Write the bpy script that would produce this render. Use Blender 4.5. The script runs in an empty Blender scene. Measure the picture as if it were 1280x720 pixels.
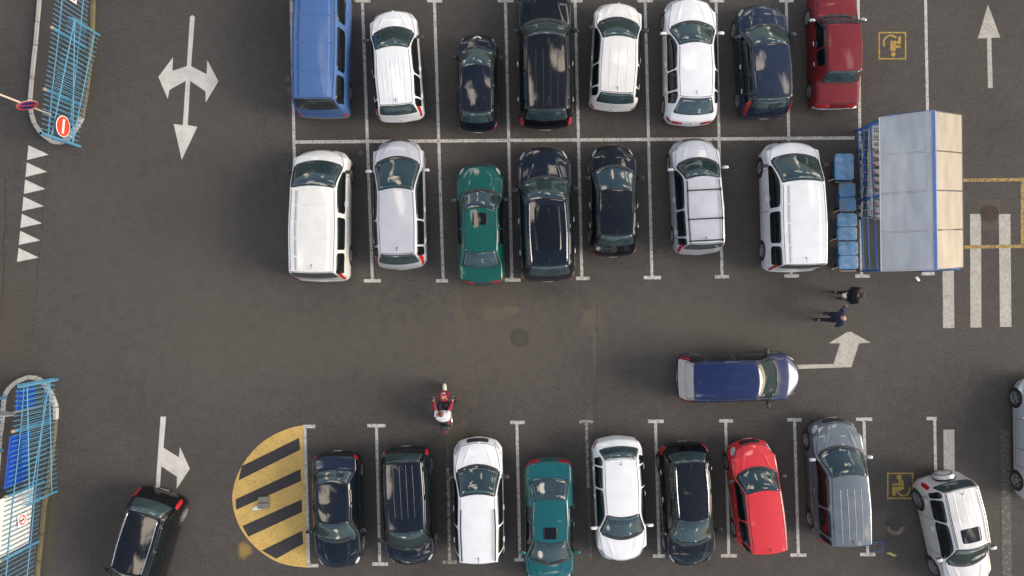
import bpy, bmesh, math, random
import numpy as np
from mathutils import Vector, Matrix, Euler
random.seed(7)
R_ = math.radians
scene = bpy.context.scene
col = scene.collection

# ------------------------------------------------------------------ camera, sky, sun, exposure
CAM_H = 24.7
FPX = 1280 * 24.0 / 36.0
cd = bpy.data.cameras.new('camera'); cam = bpy.data.objects.new('camera', cd); col.objects.link(cam)
cd.lens = 24.0; cd.sensor_width = 36.0; cd.clip_end = 2000
cam.location = (0, 0, CAM_H)
cam.rotation_euler = (8 / FPX, -6 / FPX, 0)
scene.camera = cam
CROT = Euler(cam.rotation_euler).to_matrix()

SUN_EL, SUN_AZ = 26, 98
world = bpy.data.worlds.new('World'); scene.world = world; world.use_nodes = True
wn, wl = world.node_tree.nodes, world.node_tree.links
wn.clear()
w_out = wn.new('ShaderNodeOutputWorld')
w_bg = wn.new('ShaderNodeBackground')
w_sky = wn.new('ShaderNodeTexSky'); w_sky.sky_type = 'NISHITA'; w_sky.sun_disc = False
w_sky.sun_elevation = R_(SUN_EL); w_sky.sun_rotation = R_(SUN_AZ); w_sky.air_density = 1.0; w_sky.dust_density = 2.0
w_tc = wn.new('ShaderNodeTexCoord')
w_no = wn.new('ShaderNodeTexNoise'); w_no.inputs['Scale'].default_value = 4.2; w_no.inputs['Detail'].default_value = 5
w_no.inputs['Roughness'].default_value = 0.55; w_no.inputs['Distortion'].default_value = 0.3
w_rp = wn.new('ShaderNodeValToRGB')
w_rp.color_ramp.elements[0].position = 0.575; w_rp.color_ramp.elements[0].color = (0, 0, 0, 1)
w_rp.color_ramp.elements[1].position = 0.65; w_rp.color_ramp.elements[1].color = (1, 1, 1, 1)
w_mx = wn.new('ShaderNodeMix'); w_mx.data_type = 'RGBA'
w_mx.inputs[7].default_value = (36.0, 30.5, 25.0, 1)          # sunlit cloud
wl.new(w_tc.outputs['Generated'], w_no.inputs['Vector'])
wl.new(w_no.outputs['Fac'], w_rp.inputs['Fac'])
wl.new(w_rp.outputs['Color'], w_mx.inputs[0])
wl.new(w_sky.outputs['Color'], w_mx.inputs[6])
wl.new(w_mx.outputs[2], w_bg.inputs['Color'])
w_bg.inputs['Strength'].default_value = 0.10
wl.new(w_bg.outputs['Background'], w_out.inputs['Surface'])

sd = bpy.data.lights.new('sun', 'SUN'); sun = bpy.data.objects.new('sun', sd); col.objects.link(sun)
sd.energy = 1.4; sd.angle = R_(28); sd.color = (1.0, 0.90, 0.78)
sun.rotation_euler = (R_(90 - SUN_EL), 0, R_(180 - SUN_AZ))
sun.location = (0, 0, 60)

vs = scene.view_settings
vs.view_transform = 'Standard'; vs.look = 'None'; vs.gamma = 1.0; vs.use_curve_mapping = False
vs.exposure = 0.95


def G(px, py, z=0.0):
    """photo pixel -> point on the horizontal plane at height z"""
    d = CROT @ Vector(((px - 640) / FPX, (360 - py) / FPX, -1.0))
    t = (CAM_H - z) / -d.z
    return Vector((d.x * t, d.y * t, z))


# ------------------------------------------------------------------ materials
MATS = {}
def new_mat(name):
    m = bpy.data.materials.new(name); m.use_nodes = True
    return m, m.node_tree.nodes, m.node_tree.links, m.node_tree.nodes['Principled BSDF']

def mat(name, base, rough=0.5, metal=0.0, coat=0.0, spec=0.5, var=0.12, scale=6.0, bump=0.0, bscale=60.0, trans=0.0, dirt=None, dirt_amt=0.0):
    """principled with a gentle procedural variation of tone and gloss"""
    if name in MATS: return MATS[name]
    m, n, l, b = new_mat(name)
    tc = n.new('ShaderNodeTexCoord'); no = n.new('ShaderNodeTexNoise')
    no.inputs['Scale'].default_value = scale; no.inputs['Detail'].default_value = 6; no.inputs['Roughness'].default_value = 0.62
    l.new(tc.outputs['Object'], no.inputs['Vector'])
    mr = n.new('ShaderNodeMapRange'); mr.inputs[1].default_value = 0.25; mr.inputs[2].default_value = 0.75
    mr.inputs[3].default_value = 1 - var; mr.inputs[4].default_value = 1 + var
    l.new(no.outputs['Fac'], mr.inputs[0])
    mu = n.new('ShaderNodeMix'); mu.data_type = 'RGBA'; mu.blend_type = 'MULTIPLY'; mu.inputs[0].default_value = 1
    mu.inputs[6].default_value = (*base, 1); l.new(mr.outputs[0], mu.inputs[7])
    outc = mu.outputs[2]
    if dirt:
        n2 = n.new('ShaderNodeTexNoise'); n2.inputs['Scale'].default_value = scale * 0.6; n2.inputs['Detail'].default_value = 8
        n2.inputs['Roughness'].default_value = 0.7
        l.new(tc.outputs['Object'], n2.inputs['Vector'])
        m2 = n.new('ShaderNodeMapRange'); m2.inputs[1].default_value = 0.42; m2.inputs[2].default_value = 0.75
        m2.inputs[3].default_value = 0; m2.inputs[4].default_value = dirt_amt
        l.new(n2.outputs['Fac'], m2.inputs[0])
        md = n.new('ShaderNodeMix'); md.data_type = 'RGBA'; l.new(m2.outputs[0], md.inputs[0])
        l.new(outc, md.inputs[6]); md.inputs[7].default_value = (*dirt, 1); outc = md.outputs[2]
    l.new(outc, b.inputs['Base Color'])
    r2 = n.new('ShaderNodeMapRange'); r2.inputs[1].default_value = 0.3; r2.inputs[2].default_value = 0.7
    r2.inputs[3].default_value = rough * 0.8; r2.inputs[4].default_value = min(1, rough * 1.25)
    l.new(no.outputs['Fac'], r2.inputs[0]); l.new(r2.outputs[0], b.inputs['Roughness'])
    b.inputs['Metallic'].default_value = metal; b.inputs['Specular IOR Level'].default_value = spec
    b.inputs['Coat Weight'].default_value = coat; b.inputs['Coat Roughness'].default_value = 0.04
    if trans: b.inputs['Transmission Weight'].default_value = trans
    if bump:
        nb = n.new('ShaderNodeTexNoise'); nb.inputs['Scale'].default_value = bscale; nb.inputs['Detail'].default_value = 3
        l.new(tc.outputs['Object'], nb.inputs['Vector'])
        bp = n.new('ShaderNodeBump'); bp.inputs['Strength'].default_value = bump; bp.inputs['Distance'].default_value = 0.01
        l.new(nb.outputs['Fac'], bp.inputs['Height']); l.new(bp.outputs['Normal'], b.inputs['Normal'])
    MATS[name] = m
    return m

def paint(name, base, metal=0.0, rough=0.35, dirt_amt=0.12, spec=0.15):
    return mat('paint_' + name, base, rough, metal, coat=1.0, spec=spec, var=0.05, scale=2.5, dirt=(0.22, 0.19, 0.16), dirt_amt=dirt_amt)

GLASS = mat('car_glass', (0.030, 0.052, 0.057), 0.03, spec=0.85, var=0.5, scale=2.0, coat=.6)
GLASS_SIDE = mat('side_glass', (0.006, 0.009, 0.010), 0.05, spec=0.5, var=0.4, scale=2.0)
GLASS_TINT = mat('tinted_glass', (0.03, 0.035, 0.035), 0.06, spec=0.6, var=0.4, scale=2.5)
DASH = mat('dash_dark', (.020, .021, .023), .7); DASH2 = mat('dash_grey', (.055, .055, .053), .7); SEAT1 = mat('seat_dark', (.022, .022, .024), .9); SEAT2 = mat('seat_grey', (.085, .085, .088), .9); SEAT3 = mat('seat_beige', (.17, .14, .10), .9)
def windscreen_glass():
    m, n, l, b = new_mat('windscreen_glass')
    b.inputs['Base Color'].default_value = (.034, .062, .066, 1); b.inputs['Roughness'].default_value = .02; b.inputs['Specular IOR Level'].default_value = .9; b.inputs['Coat Weight'].default_value = 1.0
    no = n.new('ShaderNodeTexNoise'); no.inputs['Scale'].default_value = 5; no.inputs['Detail'].default_value = 5; tc = n.new('ShaderNodeTexCoord'); l.new(tc.outputs['Object'], no.inputs['Vector'])
    r = n.new('ShaderNodeMapRange'); r.inputs[1].default_value = .35; r.inputs[2].default_value = .75; r.inputs[3].default_value = .01; r.inputs[4].default_value = .10; l.new(no.outputs['Fac'], r.inputs[0]); l.new(r.outputs[0], b.inputs['Roughness'])
    tr = n.new('ShaderNodeBsdfTransparent'); tr.inputs['Color'].default_value = (.62, .78, .76, 1); mx = n.new('ShaderNodeMixShader'); mx.inputs[0].default_value = .33
    l.new(b.outputs['BSDF'], mx.inputs[1]); l.new(tr.outputs['BSDF'], mx.inputs[2]); l.new(mx.outputs[0], n['Material Output'].inputs['Surface'])
    return m
WGLASS = windscreen_glass()
RUBBER = mat('black_rubber', (0.012, 0.012, 0.013), 0.6)
ROOFGL = mat('roof_glass', (.006, .007, .009), .05, spec=.5)
TYRE = mat('tyre_rubber', (0.022, 0.021, 0.020), 0.85, dirt=(0.12, 0.10, 0.08), dirt_amt=0.4)
RIM = mat('alloy', (0.42, 0.43, 0.45), 0.35, metal=0.6, dirt=(0.12, 0.10, 0.08), dirt_amt=0.4, scale=12)
PLASTIC = mat('dark_plastic', (0.03, 0.03, 0.032), 0.55)
GREYPL = mat('grey_plastic', (0.11, 0.11, 0.11), 0.6)
CHROME = mat('chrome', (0.62, 0.62, 0.62), 0.16, metal=1.0)
LAMP = mat('headlight_glass', (0.50, 0.52, 0.54), 0.12, spec=0.8, var=0.35, scale=14)
REDL = mat('red_lamp', (0.42, 0.012, 0.018), 0.14, spec=0.7, var=0.25, scale=14)
ORANGEL = mat('orange_lamp', (0.75, 0.18, 0.03), 0.2)
PLATE = mat('number_plate', (0.72, 0.72, 0.70), 0.4)
NPLATE = mat('plate_grey', (.42, .42, .41), .5)
UNDER = mat('underbody', (0.012, 0.012, 0.012), 0.9)
SEAM = mat('panel_gap', (0.012, 0.012, 0.013), 0.9)

ASPH_A, ASPH_B = (0.060, 0.054, 0.048), (0.082, 0.074, 0.066)

# stains on the asphalt: px, py, rx(m), ry(m), colour, strength
STAINS = [(740, 395, 0.35, 0.45, (0.13, 0.11, 0.075), 0.75), (744, 432, 0.10, 0.75, (0.17, 0.145, 0.10), 0.8),
          (690, 366, 0.9, 0.35, (0.040, 0.037, 0.034), 0.7), (640, 420, 3.8, 2.2, (0.104, 0.089, 0.069), 0.7),
          (566, 545, 0.55, 0.75, (0.12, 0.10, 0.06), 0.75), (360, 98, 0.14, 0.16, (0.15, 0.12, 0.085), 0.8),
          (362, 113, 0.13, 0.15, (0.14, 0.115, 0.08), 0.8), (938, 160, 0.5, 0.3, (0.085, 0.08, 0.07), 0.7),
          (306, 688, 0.30, 0.32, (0.30, 0.20, 0.055), 0.85), (1105, 652, 0.65, 0.55, (0.11, 0.10, 0.085), 0.5),
          (118, 60, 0.16, 2.2, (0.075, 0.062, 0.028), 0.8), (600, 372, 1.0, 0.5, (0.085, 0.075, 0.058), 0.7),
          (400, 430, 7.5, 2.2, (0.099, 0.087, 0.071), 0.7), (900, 410, 7.0, 2.0, (0.099, 0.088, 0.074), 0.7), (615, 392, .5, .35, (.13, .105, .07), .5), (640, 388, .3, .15, (.16, .12, .07), .6), (575, 400, .25, .9, (.11, .09, .06), .6), (735, 405, .5, .5, (.12, .10, .07), .6),
          (250, 320, 2.6, 9.0, (0.094, 0.083, 0.070), 0.6), (130, 330, 2.2, 5.0, (0.092, 0.081, 0.068), 0.55), (737, 545, 0.2, 1.2, (0.10, 0.085, 0.06), 0.6),
          (10, 400, 0.9, 3.0, (0.085, 0.072, 0.05), 0.55), (62, 650, 0.28, 3.0, (0.10, 0.085, 0.05), 0.7)]

def asphalt_colour(n, l):
    tc = n.new('ShaderNodeNewGeometry')
    def noise(scale, det, rough=0.6):
        o = n.new('ShaderNodeTexNoise'); o.inputs['Scale'].default_value = scale; o.inputs['Detail'].default_value = det
        o.inputs['Roughness'].default_value = rough; l.new(tc.outputs['Position'], o.inputs['Vector']); return o
    big = noise(0.22, 6, 0.6); fine = noise(38, 3, 0.7); grain = noise(11, 2, 0.8); mid = noise(2.4, 6, 0.7)
    mx = n.new('ShaderNodeMix'); mx.data_type = 'RGBA'; mx.inputs[6].default_value = (*ASPH_A, 1); mx.inputs[7].default_value = (*ASPH_B, 1)
    mr = n.new('ShaderNodeMapRange'); mr.inputs[1].default_value = 0.3; mr.inputs[2].default_value = 0.7
    l.new(big.outputs['Fac'], mr.inputs[0]); l.new(mr.outputs[0], mx.inputs[0])
    cur = mx.outputs[2]
    for src, lo, hi, a, b in ((mid, .3, .7, .88, 1.12), (grain, .3, .7, .80, 1.20), (fine, .25, .75, .58, 1.42)):
        r = n.new('ShaderNodeMapRange'); r.inputs[1].default_value = lo; r.inputs[2].default_value = hi
        r.inputs[3].default_value = a; r.inputs[4].default_value = b; l.new(src.outputs['Fac'], r.inputs[0])
        mu = n.new('ShaderNodeMix'); mu.data_type = 'RGBA'; mu.blend_type = 'MULTIPLY'; mu.inputs[0].default_value = 1
        l.new(cur, mu.inputs[6]); l.new(r.outputs[0], mu.inputs[7]); cur = mu.outputs[2]
    return tc, cur, mid, fine

def ground_material():
    m, n, l, b = new_mat('asphalt')
    tc, cur, mid, fine = asphalt_colour(n, l)
    wob = n.new('ShaderNodeTexNoise'); wob.inputs['Scale'].default_value = 3.0; wob.inputs['Detail'].default_value = 6
    l.new(tc.outputs['Position'], wob.inputs['Vector'])
    for px, py, rx, ry, c, s in STAINS:
        p = G(px, py)
        sub = n.new('ShaderNodeVectorMath'); sub.operation = 'SUBTRACT'; l.new(tc.outputs['Position'], sub.inputs[0]); sub.inputs[1].default_value = p
        mul = n.new('ShaderNodeVectorMath'); mul.operation = 'MULTIPLY'; l.new(sub.outputs[0], mul.inputs[0]); mul.inputs[1].default_value = (1 / rx, 1 / ry, 0)
        ln = n.new('ShaderNodeVectorMath'); ln.operation = 'LENGTH'; l.new(mul.outputs[0], ln.inputs[0])
        ad = n.new('ShaderNodeMath'); ad.operation = 'MULTIPLY_ADD'; l.new(wob.outputs['Fac'], ad.inputs[0]); ad.inputs[1].default_value = 1.6
        l.new(ln.outputs['Value'], ad.inputs[2])
        r = n.new('ShaderNodeMapRange'); r.interpolation_type = 'SMOOTHSTEP'; r.inputs[1].default_value = 1.2 if max(rx, ry) < 1.5 else .7; r.inputs[2].default_value = 1.95 if max(rx, ry) < 1.5 else 2.3; r.inputs[3].default_value = s; r.inputs[4].default_value = 0
        l.new(ad.outputs[0], r.inputs[0])
        mx = n.new('ShaderNodeMix'); mx.data_type = 'RGBA'; l.new(r.outputs[0], mx.inputs[0]); l.new(cur, mx.inputs[6]); mx.inputs[7].default_value = (*c, 1)
        cur = mx.outputs[2]
    vo = n.new('ShaderNodeTexVoronoi'); vo.inputs['Scale'].default_value = 0.55; vo.inputs['Randomness'].default_value = 1
    wv = n.new('ShaderNodeVectorMath'); wv.operation = 'MULTIPLY_ADD'; l.new(wob.outputs['Color'], wv.inputs[0]); wv.inputs[1].default_value = (.25, .25, 0); l.new(tc.outputs['Position'], wv.inputs[2]); l.new(wv.outputs[0], vo.inputs['Vector'])
    r = n.new('ShaderNodeMapRange'); r.interpolation_type = 'SMOOTHSTEP'; r.inputs[1].default_value = 0.05; r.inputs[2].default_value = 0.17; r.inputs[3].default_value = 0.16; r.inputs[4].default_value = 0
    l.new(vo.outputs['Distance'], r.inputs[0])
    mx = n.new('ShaderNodeMix'); mx.data_type = 'RGBA'; l.new(r.outputs[0], mx.inputs[0]); l.new(cur, mx.inputs[6]); mx.inputs[7].default_value = (0.028, 0.026, 0.025, 1); cur = mx.outputs[2]
    # pale grit specks
    vo = n.new('ShaderNodeTexVoronoi'); vo.inputs['Scale'].default_value = 3.2; l.new(tc.outputs['Position'], vo.inputs['Vector'])
    r = n.new('ShaderNodeMapRange'); r.inputs[1].default_value = 0.03; r.inputs[2].default_value = 0.06; r.inputs[3].default_value = 0.55; r.inputs[4].default_value = 0
    l.new(vo.outputs['Distance'], r.inputs[0])
    mx = n.new('ShaderNodeMix'); mx.data_type = 'RGBA'; l.new(r.outputs[0], mx.inputs[0]); l.new(cur, mx.inputs[6]); mx.inputs[7].default_value = (0.16, 0.15, 0.13, 1)
    l.new(mx.outputs[2], b.inputs['Base Color'])
    b.inputs['Roughness'].default_value = 0.88; b.inputs['Specular IOR Level'].default_value = 0.3
    bp = n.new('ShaderNodeBump'); bp.inputs['Strength'].default_value = 0.5; bp.inputs['Distance'].default_value = 0.008
    l.new(fine.outputs['Fac'], bp.inputs['Height']); l.new(bp.outputs['Normal'], b.inputs['Normal'])
    return m

def marking_material(name, c, wear_lo, wear_hi, dirt=0.75, streak=False):
    """road paint worn through to the asphalt in patches"""
    m, n, l, b = new_mat(name)
    tc, asp, mid, fine = asphalt_colour(n, l)
    a = n.new('ShaderNodeTexNoise'); a.inputs['Scale'].default_value = 9.0; a.inputs['Detail'].default_value = 9; a.inputs['Roughness'].default_value = 0.8
    if streak:
        mp = n.new('ShaderNodeMapping'); mp.inputs['Scale'].default_value = (2.2, 0.35, 1); l.new(tc.outputs['Position'], mp.inputs['Vector']); l.new(mp.outputs[0], a.inputs['Vector'])
    else: l.new(tc.outputs['Position'], a.inputs['Vector'])
    r = n.new('ShaderNodeMapRange'); r.inputs[1].default_value = wear_lo; r.inputs[2].default_value = wear_hi
    l.new(a.outputs['Fac'], r.inputs[0])
    tone = n.new('ShaderNodeMapRange'); tone.inputs[1].default_value = 0.3; tone.inputs[2].default_value = 0.7; tone.inputs[3].default_value = dirt; tone.inputs[4].default_value = 1.05
    l.new(mid.outputs['Fac'], tone.inputs[0])
    mu = n.new('ShaderNodeMix'); mu.data_type = 'RGBA'; mu.blend_type = 'MULTIPLY'; mu.inputs[0].default_value = 1; mu.inputs[6].default_value = (*c, 1); l.new(tone.outputs[0], mu.inputs[7])
    mx = n.new('ShaderNodeMix'); mx.data_type = 'RGBA'; l.new(r.outputs[0], mx.inputs[0]); l.new(asp, mx.inputs[6]); l.new(mu.outputs[2], mx.inputs[7])
    l.new(mx.outputs[2], b.inputs['Base Color']); b.inputs['Roughness'].default_value = 0.75
    return m

LINE = marking_material('line_paint', (0.56, 0.54, 0.49), 0.37, 0.50)
LINE_WORN = marking_material('worn_line_paint', (0.50, 0.47, 0.40), 0.44, 0.58)
LINE_GHOST = marking_material('ghost_line_paint', (0.34, 0.31, 0.24), 0.50, 0.72)
ARROW = marking_material('arrow_paint', (0.62, 0.60, 0.54), 0.30, 0.40)
ARROW_WORN = marking_material('worn_arrow_paint', (0.50, 0.47, 0.40), 0.24, 0.50)
ZEBRA = marking_material('zebra_paint', (0.47, 0.44, 0.38), 0.20, 0.52)
YELLOW = marking_material('yellow_paint', (0.62, 0.41, 0.115), 0.30, 0.47, dirt=0.8)
YELLOW_WORN = marking_material('worn_yellow_paint', (0.52, 0.33, 0.07), 0.40, 0.58)
BLACKP = marking_material('black_paint', (0.036, 0.033, 0.032), 0.30, 0.42)
CRACK = marking_material('crack_tar', (0.030, 0.028, 0.026), 0.42, 0.52)

# ------------------------------------------------------------------ object helpers
def link(name, me, m=None, parent=None, loc=None, rot=None):
    o = bpy.data.objects.new(name, me); col.objects.link(o)
    if m is not None and me is not None and not me.materials: me.materials.append(m)
    if parent is not None: o.parent = parent
    if loc is not None: o.location = loc
    if rot is not None: o.rotation_euler = rot
    return o

def tag(o, label=None, cat=None, group=None, kind=None):
    if label: o['label'] = label
    if cat: o['category'] = cat
    if group: o['group'] = group
    if kind: o['kind'] = kind
    return o

def empty(name, loc=(0, 0, 0), rz=0):
    o = bpy.data.objects.new(name, None); col.objects.link(o); o.location = loc; o.rotation_euler = (0, 0, rz)
    o.empty_display_size = 0.2
    return o

def copy_tree(o, parent=None):
    c = o.copy(); col.objects.link(c); c.parent = parent
    for ch in [x for x in bpy.data.objects if x.parent == o]: copy_tree(ch, c)
    return c

class MB:
    """collects geometry for ONE mesh"""
    def __init__(s): s.v = []; s.f = []
    def add(s, vs, fs):
        k = len(s.v); s.v += [tuple(v) for v in vs]; s.f += [tuple(i + k for i in f) for f in fs]; return s
    def box(s, c, d, rz=0.0, bev=0.0):
        x, y, z = d[0] / 2, d[1] / 2, d[2] / 2; ca, sa = math.cos(rz), math.sin(rz)
        if bev <= 0:
            P = [(sx * x, sy * y, sz * z) for sz in (-1, 1) for sx, sy in ((-1, -1), (1, -1), (1, 1), (-1, 1))]
            F = [(3, 2, 1, 0), (4, 5, 6, 7), (0, 1, 5, 4), (1, 2, 6, 5), (2, 3, 7, 6), (3, 0, 4, 7)]
        else:
            b = min(bev, x * .9, y * .9, z * .9); P = []
            for (zz, ins) in ((-z, b), (-z + b, 0), (z - b, 0), (z, b)):
                xx, yy = x - ins, y - ins; k = b
                P += [(-xx + k, -yy, zz), (xx - k, -yy, zz), (xx, -yy + k, zz), (xx, yy - k, zz), (xx - k, yy, zz), (-xx + k, yy, zz), (-xx, yy - k, zz), (-xx, -yy + k, zz)]
            F = [tuple(range(7, -1, -1)), tuple(range(24, 32))]
            for r in range(3):
                for i in range(8):
                    j = (i + 1) % 8; F.append((r * 8 + i, r * 8 + j, r * 8 + 8 + j, r * 8 + 8 + i))
        return s.add([(c[0] + p[0] * ca - p[1] * sa, c[1] + p[0] * sa + p[1] * ca, c[2] + p[2]) for p in P], F)
    def tube(s, pts, r, n=8, caps=True):
        pts = [Vector(p) for p in pts]; rs = r if isinstance(r, (list, tuple)) else [r] * len(pts)
        ref = None; V = []
        for i, p in enumerate(pts):
            t = (pts[min(i + 1, len(pts) - 1)] - pts[max(i - 1, 0)]).normalized()
            if ref is None or abs(ref.dot(t)) > .95: ref = Vector((0, 0, 1)) if abs(t.z) < .9 else Vector((1, 0, 0))
            a = t.cross(ref).normalized(); b = t.cross(a)
            for k in range(n):
                th = 2 * math.pi * k / n; V.append(p + (a * math.cos(th) + b * math.sin(th)) * rs[i])
        F = []
        for i in range(len(pts) - 1):
            for k in range(n):
                j = (k + 1) % n; F.append((i * n + k, i * n + j, (i + 1) * n + j, (i + 1) * n + k))
        if caps: F += [tuple(range(n - 1, -1, -1)), tuple(range((len(pts) - 1) * n, len(pts) * n))]
        return s.add(V, F)
    def lathe(s, prof, n=20, axis='z', c=(0, 0, 0), caps=True):
        V = []
        for r, h in prof:
            for k in range(n):
                a = 2 * math.pi * k / n; u, w = r * math.cos(a), r * math.sin(a)
                p = (u, w, h) if axis == 'z' else (u, h, w) if axis == 'y' else (h, u, w)
                V.append((p[0] + c[0], p[1] + c[1], p[2] + c[2]))
        F = []
        for i in range(len(prof) - 1):
            for k in range(n):
                j = (k + 1) % n; F.append((i * n + k, i * n + j, (i + 1) * n + j, (i + 1) * n + k))
        if caps and prof[0][0] > 1e-5: F.append(tuple(range(n - 1, -1, -1)))
        if caps and prof[-1][0] > 1e-5: F.append(tuple(range((len(prof) - 1) * n, len(prof) * n)))
        return s.add(V, F)
    def sell(s, c, d, e=0.5, nu=14, nv=8, rot=None):
        """superellipsoid: a rounded box or egg"""
        f = lambda w: math.copysign(abs(w) ** e, w)
        V = []; M = rot if rot else Matrix.Identity(3)
        for i in range(nv + 1):
            p = -math.pi / 2 + math.pi * i / nv
            for k in range(nu):
                t = 2 * math.pi * k / nu
                q = M @ Vector((d[0] / 2 * f(math.cos(p)) * f(math.cos(t)), d[1] / 2 * f(math.cos(p)) * f(math.sin(t)), d[2] / 2 * f(math.sin(p))))
                V.append((c[0] + q.x, c[1] + q.y, c[2] + q.z))
        F = [(i * nu + k, i * nu + (k + 1) % nu, (i + 1) * nu + (k + 1) % nu, (i + 1) * nu + k) for i in range(nv) for k in range(nu)]
        return s.add(V, F)
    def poly(s, pts, z0, z1=None):
        """flat polygon (sheet) or prism"""
        n = len(pts)
        if z1 is None: return s.add([(p[0], p[1], z0) for p in pts], [tuple(range(n))])
        V = [(p[0], p[1], z0) for p in pts] + [(p[0], p[1], z1) for p in pts]
        return s.add(V, [tuple(range(n - 1, -1, -1)), tuple(range(n, 2 * n))] + [(i, (i + 1) % n, n + (i + 1) % n, n + i) for i in range(n)])
    def mesh(s, name, smooth=False, flip_fix=True):
        me = bpy.data.meshes.new(name); me.from_pydata(s.v, [], s.f)
        if flip_fix:
            bm = bmesh.new(); bm.from_mesh(me); bmesh.ops.remove_doubles(bm, verts=bm.verts, dist=1e-6)
            bmesh.ops.recalc_face_normals(bm, faces=bm.faces); bm.to_mesh(me); bm.free()
        if smooth: me.shade_smooth()
        return me
    def build(s, name, m, parent=None, smooth=False, loc=None, rot=None, angle=None):
        me = s.mesh(name, smooth or angle is not None)
        if angle is not None: me.set_sharp_from_angle(angle=R_(angle))
        return link(name, me, m, parent, loc, rot)

def up_sheet(name, polys, m, z, parent):
    """flat painted sheets facing up; polys in ground metres"""
    mb = MB()
    for p in polys:
        a = sum(p[i][0] * p[(i + 1) % len(p)][1] - p[(i + 1) % len(p)][0] * p[i][1] for i in range(len(p)))
        mb.poly(p if a > 0 else p[::-1], z)
    me = bpy.data.meshes.new(name); me.from_pydata(mb.v, [], mb.f)
    bm = bmesh.new(); bm.from_mesh(me); bmesh.ops.triangulate(bm, faces=bm.faces); bm.to_mesh(me); bm.free()
    return link(name, me, m, parent)

def bar_quad(a, b, w):
    a, b = Vector(a[:2]), Vector(b[:2]); t = (b - a).normalized(); nrm = Vector((-t.y, t.x)) * w / 2
    return [a - nrm, b - nrm, b + nrm, a + nrm]

# ------------------------------------------------------------------ the ground and its markings
gm = MB(); N = 24
ex = [-400, -120, -60, -30] + [-25 + i * 50 / N for i in range(N + 1)] + [30, 60, 120, 400]
V = [(x, y, 0) for y in ex for x in ex]; n_ = len(ex)
gm.add(V, [(j * n_ + i, j * n_ + i + 1, (j + 1) * n_ + i + 1, (j + 1) * n_ + i) for j in range(n_ - 1) for i in range(n_ - 1)])
ground = gm.build('asphalt_ground', ground_material()); tag(ground, kind='structure')
ground['label'] = 'dark grey asphalt of the car park with painted bays'

def g2(x, y): p = G(x, y); return (p.x, p.y)
def crop(ox, oy, s, pts): return [g2(ox + x / s, oy + y / s) for x, y in pts]
Z1, Z2 = 0.004, 0.008

def stall_line(name, a, b, top=None, bot=None, m=LINE, w=0.105):
    q = [bar_quad(g2(*a), g2(*b), w)]
    up_sheet(name, q, m, Z1, ground)
    for y, xr in ((a, top), (b, bot)):
        if xr: up_sheet('line_end_bar', [bar_quad(g2(xr[0], y[1]), g2(xr[1], y[1]), 0.12)], m, Z2, ground)

# upper double row
for a, b, t, bt in (((363.5, -20), (371, 345), None, None), ((453, 1), (465.5, 351), (443, 463), (455, 476)),
                    ((543, 1), (554, 351), (534, 553), (545, 560)), ((631.7, 1), (640, 350), (622, 642), (631, 651)),
                    ((718.8, 1), (727.4, 348), (711, 728), (720, 737)), ((806.4, 1), (815, 347), (797, 816), (804.7, 826)),
                    ((895, 1), (902.5, 346), (887, 905), (893.5, 911)), ((982.8, 1), (989, 345), (974, 992), (980, 998.7)),
                    ((1072.5, -20), (1077, 345), None, (1069, 1087)), ((1156.5, -20), (1163, 342), None, (1152, 1168))):
    stall_line('parking_line', a, b, t, bt)
up_sheet('parking_line', [bar_quad(g2(366, 177.6), g2(1068, 172.4), 0.12)], LINE, 0.006, ground)
# lower row
for a, b, t, bt, m in (((381, 533), (386, 707), (379, 394), (384, 398), LINE), ((470.5, 532), (474.8, 705), (459, 482), (465.5, 485), LINE),
                       ((559.8, 585), (562, 702.5), None, (553, 570.6), LINE_WORN), ((646, 528), (650, 699.6), (637.7, 655.8), (643, 655), LINE),
                       ((732.7, 527), (735.4, 610), (724, 741), None, LINE_WORN), ((819.3, 526.6), (824, 695), (810, 829.5), (816, 831), LINE),
                       ((907, 526), (911, 694.6), (899, 916), (901, 921), LINE), ((993, 524.6), (998, 693.8), (984, 1001.6), (988, 1008), LINE),
                       ((1079.8, 524), (1084.7, 693), (1070, 1090), (1075, 1094), LINE), ((1168.3, 523), (1169.7, 600), (1158, 1170.6), None, LINE)):
    stall_line('parking_line', a, b, t, bt, m)
up_sheet('parking_line', [bar_quad(g2(559.4, 530), g2(559.9, 585), 0.10)], LINE_GHOST, Z1, ground)
up_sheet('line_end_bar', [bar_quad(g2(550, 530), g2(568, 530), 0.12)], LINE_GHOST, Z2, ground)
up_sheet('parking_line', [bar_quad(g2(735.4, 610), g2(738, 700), 0.10)], LINE_GHOST, Z1, ground)

# crossing stripes
for i, (a, b, w, m) in enumerate((((1184.5, 262), (1185.8, 410), .41, ZEBRA), ((1219.3, 267.5), (1219.8, 409.4), .40, ZEBRA), ((1255.7, 267.5), (1257, 408.5), .42, ZEBRA),
                                  ((1186, 537), (1187, 640), .40, ZEBRA), ((1256.5, 537), (1259, 740), .34, LINE_GHOST))):
    up_sheet('crossing_stripe', [bar_quad(g2(*a), g2(*b), w)], m, Z1, ground)
# yellow box by the shelter
for a, b in (((1195, 225.6), (1279.5, 224.4)), ((1195, 309), (1279.5, 307.8)), ((1277.8, 226.6), (1277.8, 305.8))):
    up_sheet('yellow_line', [bar_quad(g2(*a), g2(*b), 0.12)], YELLOW_WORN, 0.0065, ground)
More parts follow.
